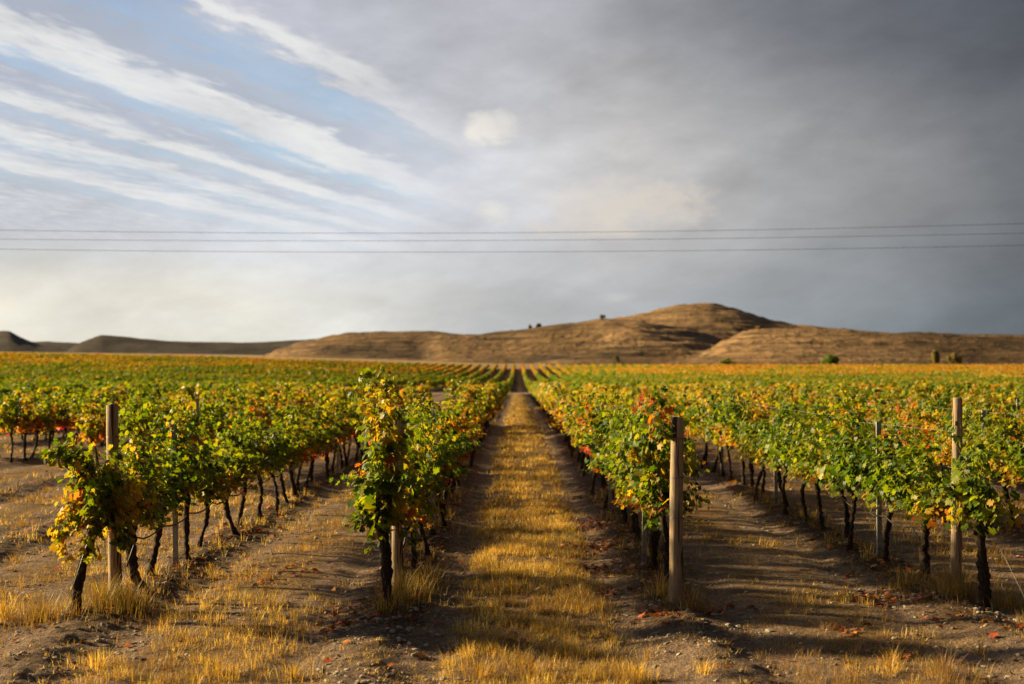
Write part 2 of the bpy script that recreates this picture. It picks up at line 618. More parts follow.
def soil_color(X, Y):
    d = aisle(X)
    n = fbm(X * 1.1, Y * 0.7, 21)
    n2 = fbm(X * 4.0, Y * 3.0, 31, 3)
    central = np.exp(-((X - 0.14) / 1.2) ** 6)
    gm = 1 - smooth(0.42, 0.72, d + 0.5 * (n2 - 0.5) + (0.15 - 0.15 * central))
    gm = gm * np.clip(central + smooth(0.32, 0.55, n), 0, 1)
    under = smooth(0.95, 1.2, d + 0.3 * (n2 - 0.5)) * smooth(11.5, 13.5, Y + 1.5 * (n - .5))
    track = np.array([0.235, 0.162, 0.112])
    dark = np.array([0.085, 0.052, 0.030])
    gold = np.array([0.20, 0.122, 0.052])
    col = np.broadcast_to(track, X.shape + (3,)).copy()
    col = col * (0.85 + 0.35 * (n2 - 0.3))[..., None]
    g_ = gm[..., None]
    col = col * (1 - g_) + gold * g_
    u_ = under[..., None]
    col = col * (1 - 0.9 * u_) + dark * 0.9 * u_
    # the crossing track and the tilled soil behind it
    tr = (smooth(177, 180, Y) * (1 - smooth(191, 194, Y)))[..., None]
    col = col * (1 - tr) + np.array([0.26, 0.19, 0.14]) * tr
    fa = (smooth(193, 197, Y) * (1 - smooth(450, 456, Y)))[..., None]
    col = col * (1 - fa) + np.array([0.10, 0.055, 0.032]) * fa
    fb = smooth(450, 458, Y)[..., None]
    nn = fbm(X * 0.01, Y * 0.004, 44)[..., None]
    tan = np.array([0.34, 0.235, 0.12]) * (0.7 + 0.6 * nn)
    return col * (1 - fb) + tan * fb


gx = graded(-2500, -8, 8, 2500, 0.04, 1.04, 60)
gy = graded(-300, 9.5, 22, 9000, 0.045, 1.02, 160)
GX, GY = np.meshgrid(gx, gy, indexing='ij')
GZ = tz(GX, GY)
# hold the far plain under the hills
V = np.stack([GX, GY, GZ], -1).reshape(-1, 3)
nx_, ny_ = GX.shape
idx = np.arange(nx_ * ny_).reshape(nx_, ny_)
Q = np.stack([idx[:-1, :-1], idx[1:, :-1], idx[1:, 1:], idx[:-1, 1:]], -1).reshape(-1, 4)
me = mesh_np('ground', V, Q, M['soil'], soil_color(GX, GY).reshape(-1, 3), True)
tag(link('ground', me), kind='structure')


# ------------------------------------------------------------------ hills (one height field each, standing hundreds of metres off)
def hill_mesh(name, hills, px0, px1, d0, d1, nd, base_col, seed, step=2.0, gully=1.0, darkright=False):
    ax = np.arange(px0, px1, step)
    ds = np.geomspace(d0, d1, nd)
    A_, D_ = np.meshgrid(ax, ds, indexing='ij')
    Xw = (A_ - 518) / FPX * D_
    Yw = D_.copy()
    best = np.full(A_.shape, -6.0)
    for (Dc0, wf, wb, pts, *skew) in hills:
        Dc = Dc0
        if skew:
            sx_ = np.arange(-400, 1800, 2.0)
            sv = np.interp(sx_, [q[0] for q in skew[0]], [q[1] for q in skew[0]])
            kq = np.hanning(41)
            sv = np.convolve(np.pad(sv, 20, mode='edge'), kq / kq.sum(), mode='valid')
            warp = 70 * (fbm(Xw / 60.0, Yw / 110.0, seed + 21) - 0.5) + 0.09 * (D_ - Dc0)
            Dc = Dc0 + 0.42 * np.interp(A_ + warp, sx_, sv)
        px = np.array([p[0] for p in pts], float)
        py = np.array([p[1] for p in pts], float)
        xs = np.arange(px[0] - 40, px[-1] + 40, 1.0)
        pr = np.interp(xs, px, py)
        ker = np.hanning(11)
        ker /= ker.sum()
        pr = np.convolve(np.pad(pr, 5, mode='edge'), ker, mode='valid')
        yy = np.interp(A_, xs, pr)
        Hc = (360 - yy) * Dc / FPX + 2.4
        wob = fbm(Xw / 190.0, Yw / 900.0, seed + int(Dc0) % 17)
        wfl = wf * (0.75 + 0.5 * wob)
        t = np.where(D_ < Dc, (Dc - D_) / wfl, (D_ - Dc) / wb)
        g = np.clip(1 - np.clip(t, 0, 1.2) ** 1.25, -0.2, 1)
        newh = np.where(Hc > 0, Hc * g, Hc) - 0.5
        kk = 3.5
        hh_ = np.clip(0.5 + 0.5 * (newh - best) / kk, 0, 1)
        sm = best * (1 - hh_) + newh * hh_ + kk * hh_ * (1 - hh_)
        dom = hh_
        mask = np.clip(t, 0, 1) * np.clip(1 - t, 0, 1) * 4
        rid = fbm(Xw / 150.0 + 0.25 * Yw / 150.0, Yw / 500.0, seed + 5)
        best = sm - gully * (9 if Dc0 == 1500 else 19) * mask * (0.5 - rid) * np.clip(Hc / 20, 0, 1) * dom
    terr_ = (best / 4.5 + 0.8 * fbm(Xw / 120, Yw / 120, seed + 8))
    best = best + 0.6 * gully * (smooth(0.2, 0.8, terr_ - np.floor(terr_)) - 0.5) * smooth(1, 8, best)
    best = best + 2.2 * gully * (fbm(Xw / 26, Yw / 26, seed + 11) - 0.5)
    V = np.stack([Xw, Yw, best], -1).reshape(-1, 3)
    a_, b_ = A_.shape
    idx = np.arange(a_ * b_).reshape(a_, b_)
    Q = np.stack([idx[:-1, :-1], idx[1:, :-1], idx[1:, 1:], idx[:-1, 1:]], -1).reshape(-1, 4)
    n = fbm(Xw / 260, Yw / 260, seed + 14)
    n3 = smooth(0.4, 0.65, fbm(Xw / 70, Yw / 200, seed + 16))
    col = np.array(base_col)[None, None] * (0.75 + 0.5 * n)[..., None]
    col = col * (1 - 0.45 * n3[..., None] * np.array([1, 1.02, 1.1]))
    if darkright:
        col = col * (1 - 0.50 * smooth(770, 900, A_ + 120 * (n - .5)))[..., None]  # cloud shade on the right-hand hills, put into their colour
        col = col * (1 - 0.62 * 0.15 * np.exp(-((A_ - 665) / 55) ** 2 - ((D_ - 820) / 200) ** 2))[..., None]  # shade of the right-facing slope painted into the hill colour
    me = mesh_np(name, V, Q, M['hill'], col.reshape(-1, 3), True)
    o = link(name, me)
    tag(o, kind='structure')
    return A_, D_, best


HA = [
    (1500, 520, 500, [(540, 366), (590, 330), (610, 319), (627, 316), (645, 312.5), (662, 308), (680, 304), (695, 302), (710, 302.3), (740, 309), (770, 319), (800, 325), (850, 329.5), (900, 333), (1024, 335), (1330, 331)]),
    (1050, 360, 300, [(240, 366), (280, 348), (300, 342), (345, 332.5), (380, 331), (430, 331), (470, 335), (520, 350), (560, 366)], [(300, 0), (380, 40), (430, 150), (470, 260), (520, 320)]),
    (930, 340, 260, [(385, 368), (410, 352), (440, 333.5), (480, 333), (510, 331), (560, 323), (600, 318.5), (640, 320), (690, 328), (720, 338), (750, 350), (780, 366)], [(390, 190), (430, 70), (470, 0), (500, 30), (540, 0), (600, 0), (640, 70), (690, 210), (760, 360)]),
    (720, 250, 260, [(660, 368), (700, 354), (730, 338), (750, 329.5), (770, 328), (800, 328.5), (860, 331), (1024, 336), (1330, 334)], [(660, 190), (720, 70), (770, 0), (830, 40), (900, 0), (960, 50), (1100, 0)]),
]
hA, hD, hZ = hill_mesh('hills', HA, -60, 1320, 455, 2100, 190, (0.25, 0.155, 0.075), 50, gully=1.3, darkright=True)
HB = [
    (2700, 700, 500, [(-220, 350), (-120, 345), (-40, 337), (0, 330.5), (8, 330.5), (20, 337), (36, 344), (75, 350), (110, 360)]),
    (2450, 600, 400, [(55, 362), (75, 344), (100, 334.5), (120, 336), (160, 340), (200, 343), (245, 345), (300, 347), (345, 356)]),
    (3300, 700, 400, [(10, 342), (45, 341), (90, 343.5), (170, 341), (250, 342.5), (330, 338), (420, 345)]),
]
hill_mesh('distant_hills', HB, -300, 470, 1750, 3900, 120, (0.050, 0.040, 0.034), 80, gully=0.8)  # dark base colour stands in for cloud shadow on these hills

# ------------------------------------------------------------------ leaves
GREENS = np.array([(0.070, 0.125, 0.006), (0.105, 0.165, 0.007), (0.145, 0.195, 0.008), (0.040, 0.082, 0.006), (0.20, 0.225, 0.010)])
YELL = np.array([(0.40, 0.30, 0.028), (0.30, 0.25, 0.024), (0.46, 0.27, 0.02)])
ORAN = np.array([(0.46, 0.17, 0.016), (0.40, 0.12, 0.014), (0.34, 0.14, 0.03), (0.22, 0.09, 0.03)])
REDS = np.array([(0.36, 0.035, 0.012), (0.26, 0.022, 0.012), (0.42, 0.07, 0.014)])


def leaf_colors(n, autumn, rng, zrel=None):
    """autumn: (n,) 0..1, how far each leaf has turned"""
    a = autumn + rng.normal(0, 0.11, n)
    g = GREENS[rng.integers(0, len(GREENS), n)]
    y = YELL[rng.integers(0, len(YELL), n)]
    o = ORAN[rng.integers(0, len(ORAN), n)]
    r = REDS[rng.integers(0, len(REDS), n)]
    c = g.copy()
    t = smooth(0.30, 0.48, a)[:, None]
    c = c * (1 - t) + (0.55 * y + 0.45 * g) * t
    t = smooth(0.48, 0.62, a)[:, None]
    c = c * (1 - t) + y * t
    t = smooth(0.62, 0.80, a)[:, None]
    c = c * (1 - t) + o * t
    t = smooth(0.88, 1.02, a)[:, None]
    c = c * (1 - t) + r * t
    return c * rng.uniform(0.75, 1.2, (n, 1))


def leaf_template(lod):
    if lod == 0:
        half = [(0, .62), (18, .44), (30, .40), (50, .56), (66, .42), (80, .37), (104, .50), (135, .40), (158, .40), (172, .13)]
    else:
        half = [(0, .60), (50, .52), (108, .48), (160, .34)]
    pts = [(r * math.sin(R(a)), r * math.cos(R(a))) for a, r in half]
    pts += [(-x, y) for x, y in pts[::-1] if abs(x) > 1e-6]
    P = np.array(pts)
    z = -0.55 * P[:, 0] ** 2 - 0.28 * P[:, 1] ** 2 + 0.25 * np.abs(P[:, 0])
    P = np.column_stack([P[:, 0], P[:, 1], z])
    P = np.vstack([[[0, 0, 0]], P])
    n = len(P) - 1
    if lod == 0:
        F = np.array([(0, i + 1, (i + 1) % n + 1) for i in range(n)])
    else:
        F = np.array([(0, 1, 2), (0, 2, 3), (0, 3, 4), (0, 4, 5), (0, 5, 6), (0, 6, 7), (0, 7, 1)]) if n == 7 else np.array([(0, i + 1, (i + 1) % n + 1) for i in range(n)])
    return P, F


def place_leaves(P, N, T, size, tmpl):
    """P positions, N normals, T tip directions (all (n,3)), size (n,)"""
    N = N / np.linalg.norm(N, axis=1, keepdims=True)
    T = T - N * (T * N).sum(1, keepdims=True)
    T = T / (np.linalg.norm(T, axis=1, keepdims=True) + 1e-9)
    B = np.cross(T, N)
    tp, tf = tmpl
    V = (P[:, None] + size[:, None, None] * (tp[None, :, 0:1] * B[:, None] + tp[None, :, 1:2] * T[:, None] + tp[None, :, 2:3] * N[:, None]))
    F = tf[None] + (np.arange(len(P)) * len(tp))[:, None, None]
    return V.reshape(-1, 3), F.reshape(-1, 3)


TM0 = leaf_template(0)
TM1 = leaf_template(1)


def make_shoots(rng, n, ylen, ztop, spread, zbase=0.82, extra=None):
    sh = []
    for i in range(n):
        y0 = (-ylen + 2 * ylen * (i + 0.5) / n) + rng.normal(0, 0.04)
        side = rng.choice([-1, 1])
        L = (ztop - zbase) * (rng.uniform(0.58, 1.16) if rng.random() > .14 else rng.uniform(1.2, 1.5))
        lean_x = side * abs(rng.normal(0, spread))
        lean_y = rng.normal(0, 0.16)
        droop = rng.random() < 0.42
        k = 9
        t = np.linspace(0, 1, k)
        x = lean_x * t ** 1.2
        y = y0 + lean_y * t
        z = zbase + L * t
        if droop:
            x = x + side * 0.26 * t ** 2.2
            z = z - L * 0.42 * smooth(0.45, 1.0, t)
        sh.append(np.column_stack([x, y, z]))
    # short hanging laterals that fill the fruit zone
    for i in range(max(2, n // 3)):
        side = rng.choice([-1, 1])
        y0 = rng.uniform(-ylen, ylen)
        t = np.linspace(0, 1, 6)
        sh.append(np.column_stack([side * (0.05 + 0.22 * t), y0 + rng.normal(0, .12) * t, zbase + 0.28 - 0.34 * t + 0.15 * t * (1 - t)]))
    if extra:
        for e in extra:
            e = np.array(e, float)
            s = np.linspace(0, 1, 10)
            q = np.linspace(0, 1, len(e))
            sh.append(np.column_stack([np.interp(s, q, e[:, j]) for j in range(3)]))
    return sh


def foliage(name, rng, shoots, nleaf, size, autumn, tmpl, disp=0.10, zlow=0.5, low_autumn=0.55, spots=()):
    ls = np.array([np.linalg.norm(np.diff(s, axis=0), axis=1).sum() for s in shoots])
    pr = ls / ls.sum()
    si = rng.choice(len(shoots), nleaf, p=pr)
    t = rng.random(nleaf) ** 0.9
    S = np.stack([np.stack([np.interp(np.linspace(0, 1, 12), np.linspace(0, 1, len(s)), s[:, j]) for j in range(3)], -1) for s in shoots])
    f = t * 11
    i0 = np.minimum(f.astype(int), 10)
    fr = (f - i0)[:, None]
    P = S[si, i0] * (1 - fr) + S[si, i0 + 1] * fr
    off = rng.normal(0, 1, (nleaf, 3)) * np.array([disp, disp * 1.05, disp * 0.8]) * (1.15 - 0.6 * t)[:, None]
    P = P + off
    P[:, 2] = np.maximum(P[:, 2], zlow + 0.1 * rng.random(nleaf))
    outx = np.sign(P[:, 0] + 0.02 * rng.normal(0, 1, nleaf))
    N = np.column_stack([outx * 0.75, np.zeros(nleaf), np.full(nleaf, 0.55)]) + rng.normal(0, 0.55, (nleaf, 3))
    T = np.column_stack([outx * 0.35, np.zeros(nleaf), np.full(nleaf, -0.8)]) + rng.normal(0, 0.5, (nleaf, 3))
    sz = size * rng.uniform(0.42, 1.32, nleaf) * (1.12 - 0.4 * t)
    V, F = place_leaves(P, N, T, sz, tmpl)
    sa = rng.normal(0, 0.17, len(shoots))[si]
    clump = (vnoise(P[:, 1] * 4 + 9 + 100 * rng.random(), P[:, 2] * 4 + 50, 77) - 0.5) * 0.55
    zl = np.clip((1.18 - P[:, 2]) / 0.5, 0, 1)
    a = autumn + sa + clump + low_autumn * zl - 0.05
    for (sx_, sy_, sz_, sr_, sa_) in spots:
        dd = np.sqrt((P[:, 0] - sx_) ** 2 + (0.4 * (P[:, 1] - sy_)) ** 2 + (P[:, 2] - sz_) ** 2)
        a = np.where(dd < sr_, sa_, a)
    col = leaf_colors(nleaf, a, rng)
    col = np.repeat(col, len(tmpl[0]), axis=0)
    return mesh_np(name, V, F, M['leaf'], col, True)


def canes(name, rng, shoots, r0=0.0055):
    parts = []
    for s in shoots:
        pts = s + rng.normal(0, 0.008, s.shape)
        parts.append(tube(pts, np.linspace(r0, 0.0018, len(pts)), 4, False))
    V, F = join(parts)
    return mesh_np(name, V, F, M['cane'], None, True)


def trunk(name, seed, h=0.80, lean=(0.0, 0.0), thick=0.042, arms=0.5, sides=10):
    rs = random.Random(seed)
    bend = (rs.uniform(-.10, .10), rs.uniform(-.13, .13))
    tw = rs.uniform(0, 6)
    pts, rad = [], []
    k = 24
    kx = [rs.uniform(-.008, .008) for _ in range(k)]
    ky = [rs.uniform(-.008, .008) for _ in range(k)]
    for i in range(k):
        t = i / (k - 1)
        pts.append((lean[0] * (1 - t) + bend[0] * math.sin(math.pi * t) + 0.022 * math.sin(4.5 * t + tw) + kx[i],
                    lean[1] * (1 - t) + bend[1] * math.sin(math.pi * t * 1.3) + 0.022 * math.cos(7 * t + tw) + ky[i], -0.06 + (h + 0.06) * t))
        kn = 1 + 0.15 * math.sin(9 * t + tw * 2) + rs.uniform(-.13, .17)
        base_ = 1.0 + 0.55 * max(0, 1 - t / 0.16) - 0.12 * t
        head_ = 0.75 * math.exp(-((t - 0.93) / 0.07) ** 2)
        rad.append(thick * kn * (base_ + head_))
    parts = [tube(pts, rad, sides, True, 0.20, rs)]
    top_ = pts[-1]
    for s in (-1, 1):
        L = arms * rs.uniform(0.75, 1.05)
        ap = [(top_[0], top_[1], top_[2] - 0.05)]
        for j in range(1, 7):
            t = j / 6
            ap.append((top_[0] * (1 - t) + rs.uniform(-.015, .015), top_[1] + s * L * t, top_[2] + 0.03 + 0.05 * math.sin(2.5 * t) + rs.uniform(-.012, .012)))
        parts.append(tube(ap, [thick * 0.75, thick * .62, thick * .55, thick * .5, thick * .45, thick * .38, thick * .25], 7, True, 0.18, rs))
        for j in (2, 3, 4, 5):   # spurs
            p = ap[j]
            parts.append(tube([p, (p[0] + rs.uniform(-.02, .02), p[1] + rs.uniform(-.02, .02), p[2] + 0.05), (p[0] + rs.uniform(-.03, .03), p[1], p[2] + 0.09)], [0.013, 0.011, 0.006], 6, True))
    V, F = join(parts)
    return mesh_np(name, V, F, M['bark'], None, True)


# library of vines: leaf density by nearness, three states of autumn colour
LOOKS = {'green': (0.10, ['leafy green', 'bushy green', 'dense green']),
         'mixed': (0.26, ['green and yellow', 'yellowing green', 'green and gold']),
         'turning': (0.47, ['orange and yellow', 'mostly orange', 'orange and green'])}
NEAR, MIDV, TRK = {}, {}, []
for li, (lk, (au, _)) in enumerate(LOOKS.items()):
    NEAR[lk], MIDV[lk] = [], []
    for v in range(4):
        rng = np.random.default_rng(200 + 10 * li + v)
        sh = make_shoots(rng, 15, 0.58, rng.uniform(1.50, 1.68), 0.19)
        NEAR[lk].append((foliage('vine_foliage', rng, sh, 1450, 0.092, au, TM0, 0.076), canes('vine_canes', rng, sh)))
    for v in range(4):
        rng = np.random.default_rng(300 + 10 * li + v)
        sh = make_shoots(rng, 13, 0.58, rng.uniform(1.46, 1.64), 0.18)
        MIDV[lk].append((foliage('vine_foliage', rng, sh, 680, 0.116, au, TM1, 0.078), canes('vine_canes', rng, sh)))
for v in range(9):
    rs = random.Random(v)
    TRK.append(trunk('vine_trunk', 40 + v, h=rs.uniform(0.78, 0.86), lean=(rs.uniform(-.12, .12), rs.uniform(-.16, .16)), thick=rs.uniform(.027, .039)))

ORD = ['', 'first', 'second', 'third', 'fourth', 'fifth', 'sixth', 'seventh', 'eighth', 'ninth', 'tenth', 'eleventh', 'twelfth', 'thirteenth', 'fourteenth',
       'fifteenth', 'sixteenth', 'seventeenth', 'eighteenth', 'nineteenth']
TENS = {2: ('twenty', 'twentieth'), 3: ('thirty', 'thirtieth'), 4: ('forty', 'fortieth'), 5: ('fifty', 'fiftieth')}


def ordw(n):
    if n < 20:
        return ORD[n]
    a, b_ = divmod(n, 10)
    return TENS[a][1] if b_ == 0 else TENS[a][0] + '-' + ORD[b_]


def rowname(k):
    # k >= 0 right rows, k < 0 left rows
    if k == 0:
        return 'row just right of the aisle'
    if k == -1:
        return 'row just left of the aisle'
    n, s = (k + 1, 'right') if k > 0 else (-k, 'left')
    return '%s row %s of the aisle' % (ordw(n), s)


def row_x(k):
    return ROW0 + PITCH * k


START = {0: 15.4, -1: 13.5, -2: 13.5, -3: 26.0, -4: 31.0, 1: 13.95, 2: 17.0}
EXPL = {-1: [13.5, 14.9, 16.0, 17.2], -2: [13.5, 14.5, 15.6, 16.8, 18.1], 0: [15.3, 16.2, 17.3, 18.5, 19.6], 1: [13.95, 15.5, 16.6, 17.7, 18.8, 19.9, 20.9, 21.9]}
VS = 1.09
FAR_END = 450.0


def in_view(x, y, margin=1.5, f=0.375):
    return abs(x) < f * y + margin


def gap(k, y):
    if 178 < y < 193:
        return True
    if k == -2 and 60 < y < 193:
        return True
    if k in (-3, -4) and 74 < y < 193:
        return True
    if k in (-5, -6) and 98 < y < 193:
        return True
    return False


vines = []   # (k, y, x)
for k in range(-64, 64):
    x = row_x(k)
    rs = random.Random(900 + k)
    lst = list(EXPL.get(k, []))
    y = (lst[-1] + VS) if lst else START.get(k, 33.0 if k < 0 else 17.0) + rs.uniform(0, 1.0)
    while y < FAR_END:
        lst.append(y)
        y += VS * rs.uniform(0.93, 1.07)
    for y in lst:
        if in_view(x, y) and not gap(k, y) and not (rs.random() < 0.015 and y > 25):
            vines.append((k, y, x + rs.uniform(-.05, .05)))
vines.sort(key=lambda q: q[1])
near_v, far_v = vines[:300], vines[300:]
NEAR_END = near_v[-1][1]
cnt = {}
VINE_GROUP = 'grapevines trained in rows'


def autumn_at(x, y):
    n = float(fbm(x / 9.0 + 40, y / 16.0 + 40, 61))
    return n


def add_vine(k, x, y, label, lk, tier, idx, rot):
    root = bpy.data.objects.new('grapevine', None)
    root.empty_display_size = 0.1
    C.objects.link(root)
    z = float(tz(x, y))
    root.location = (x, y, z)
    root.rotation_euler = (0, 0, rot)
    rv = random.Random(idx * 13 + 5)
    root.scale = (rv.uniform(.85, 1.2), rv.uniform(.88, 1.02), rv.uniform(.87, 1.10) * (0.88 if k <= -2 else 0.95))
    tag(root, label, 'grapevine', VINE_GROUP)
    return root


HERO = {}


def hero(key, seed, n, nleaf, size, au, ylen, ztop, spread, extra, disp, zlow, low_autumn=0.3, spots=()):
    rng = np.random.default_rng(seed)
    sh = make_shoots(rng, n, ylen, ztop, spread, extra=extra)
    HERO[key] = (foliage('vine_foliage', rng, sh, nleaf, size, au, TM0, disp, zlow, low_autumn, spots), canes('vine_canes', rng, sh, 0.0065))


# the vines at the row ends, each with its own outline
hero((-1, 0), 111, 9, 1800, 0.094, 0.16, 0.34, 1.95, 0.12,
     [[(0.05, 0, .9), (0.06, -.1, 1.5), (0.05, -.1, 1.95), (0.0, -.1, 2.16)], [(0.1, 0.05, 1.0), (.06, -.05, 1.6), (.20, -.1, 2.02)],
      [(0, 0, .95), (-.04, -.15, .8), (-.10, -.2, .58)], [(0, 0, 1.0), (.18, -.1, .85), (.25, -.1, .62)], [(0, .1, 1.1), (-.14, 0, 1.2), (-.2, -.1, 1.0)]], 0.085, 0.55, 0.10,
     [(0.0, -.1, 1.85, .30, .44), (0.1, 0, 1.35, .12, .6), (.2, 0, .95, .16, .62)])
hero((-1, 1), 12, 13, 1500, 0.092, 0.36, 0.6, 1.62, 0.20,
     [[(0.1, 0, 1.0), (0.2, 0, 1.6), (0.25, 0, 2.0)], [(0.1, 0, 1.0), (.3, -.1, .9), (.38, -.1, .66)]], 0.09, 0.5, 0.3)
hero((-2, 0), 13, 9, 1900, 0.092, 0.34, 0.40, 1.50, 0.13,
     [[(-.1, 0, 1.1), (-.2, -.1, 1.45), (-.24, -.2, 1.66)],
      [(-.05, 0, 1.0), (-.15, -.1, 1.35), (-.30, -.2, 1.47), (-.46, -.2, 1.50)],
      [(0, 0, 1.0), (-.18, -.2, 1.0), (-.24, -.3, .72), (-.2, -.3, .50)], [(0, 0, 1.0), (-.05, -.25, .85), (.05, -.3, .52)], [(0, 0, 1.1), (.22, -.2, 1.0), (.30, -.25, .60)],
      [(0, 0, 1.2), (-.2, 0, 1.25), (-.26, -.1, 1.0), (-.25, -.1, .8)], [(0, 0, 1.0), (.12, -.2, 1.0), (.25, -.2, .8), (.3, -.2, .62)],
      [(0.05, 0, 1.1), (.3, -.1, 1.2), (.34, -.1, 1.0)]], 0.085, 0.44, 0.16)
hero((-2, 1), 14, 15, 1800, 0.090, 0.24, 0.6, 1.62, 0.20, [[(0, 0, 1.2), (.05, .0, 1.7), (.04, .1, 2.02)], [(0, 0, 1.2), (-.05, .0, 1.7), (-.12, .1, 1.95)], [(0, 0, 1.0), (.25, 0, .95), (.3, 0, .72)]], 0.09, 0.6, 0.25)
hero((0, 0), 15, 11, 1600, 0.090, 0.30, 0.5, 1.66, 0.18,
     [[(0.0, 0, 1.0), (0.0, -.1, 1.6), (-.02, -.2, 2.05)], [(-.05, 0, 1.2), (-.14, -.1, 1.7), (-.2, -.15, 2.0)], [(.05, -.2, 1.0), (.16, -.4, .9), (.24, -.5, .66)], [(0, 0, 1), (-.1, -.3, .85), (-.1, -.4, .6)],
      [(.0, -.2, 1.4), (-.06, -.8, 1.76), (-.10, -1.3, 1.76), (-.06, -1.45, 1.66)], [(.0, -.2, 1.1), (.25, -.4, 1.3), (.34, -.5, 1.1), (.36, -.5, .8)]], 0.085, 0.5, 0.32,
     [(0.0, -.9, 1.73, .17, 1.05), (-.17, -.1, 1.96, .13, 1.05), (-.3, .3, 1.86, .12, 1.0), (-.12, -.5, 1.55, .12, .82), (-.3, 0, 1.3, .13, .75)])
hero((0, 1), 16, 13, 1450, 0.090, 0.24, 0.6, 1.68, 0.2, [[(-.1, 0, 1.2), (-.2, 0, 1.6), (-.26, 0, 2.0)]], 0.09, 0.6, 0.4)
hero((1, 0), 17, 9, 800, 0.090, 0.02, 0.42, 1.60, 0.16,
     [[(0, 0, 1.0), (-.15, -.1, .95), (-.26, -.1, .8)]], 0.09, 0.62, 0.35)

HERO_TR = {
    (-1, 0): trunk('vine_trunk', 501, 0.86, (0.0, -0.05), 0.052, 0.35, 12),
    (-2, 0): trunk('vine_trunk', 502, 0.90, (-0.22, -0.05), 0.048, 0.35, 12),
    (-2, 1): trunk('vine_trunk', 503, 0.88, (0.05, 0.0), 0.054, 0.5, 12),
    (0, 1): trunk('vine_trunk', 504, 0.86, (0.05, 0.0), 0.050, 0.5, 12),
    (0, 2): trunk('vine_trunk', 505, 0.84, (-0.22, 0.1), 0.048, 0.5, 12),
    (1, 0): trunk('vine_trunk', 506, 0.84, (0.03, 0.0), 0.054, 0.45, 12),
    (1, 1): trunk('vine_trunk', 507, 0.84, (0.02, 0.0), 0.050, 0.5, 12),
}
HERO_LAB = {
    (-1, 0): 'tall green and gold grapevine hiding the wooden post left of the grass aisle',
    (-1, 1): 'broad yellowing grapevine, second in the row just left of the grass aisle',
    (-2, 0): 'sprawling yellow-tipped grapevine at the far left row end, a cane reaching left',
    (-2, 1): 'thick-trunked dark green grapevine right behind the leftmost wooden post',
    (0, 0): 'grapevine with red top leaves right behind the pale wooden post',
    (0, 1): 'bushy green grapevine beside the first steel stake right of the grass aisle',
    (1, 0): 'stout dark-trunked grapevine just right of the rightmost wooden post',
}

vi = 0
for (k, y, x) in near_v:
    cnt[k] = cnt.get(k, 0) + 1
    i = cnt[k]
    rs = random.Random(7000 + vi)
    a = autumn_at(x, y) + rs.uniform(-.09, .09)
    lk = 'green' if a < 0.47 else ('mixed' if a < 0.60 else 'turning')
    tier = NEAR if y < 27 else MIDV
    key = (k, i - 1)
    look = rs.choice(LOOKS[lk][1])
    lab = HERO_LAB.get(key, '%s grapevine, %s from the front, %s' % (look, ordw(i), rowname(k)))
    rot = 0.0 if key in HERO else rs.choice([0, math.pi]) + rs.uniform(-.12, .12)
    if key == (1, 0):
        x = 4.50
    if k == 1 and 0 < i - 1 < 3:
        x += 0.2
    root = add_vine(k, x, y, lab, lk, tier, vi, rot)
    if key in HERO:
        root.scale = (1, 1, 0.93 if key in ((-2, 1), (0, 1), (-1, 1)) else 1)
        fo, ca_ = HERO[key]
    else:
        fo, ca_ = rs.choice(tier[lk])
    tr = HERO_TR.get(key) or rs.choice(TRK)
    link('trunk', tr, root)
    link('canes', ca_, root)
    link('foliage', fo, root)
    vi += 1

# ------------------------------------------------------------------ the rest of the vineyard, too many vines to count: one object
rng = np.random.default_rng(5)
fv = np.array([(k, y, x) for k, y, x in far_v])


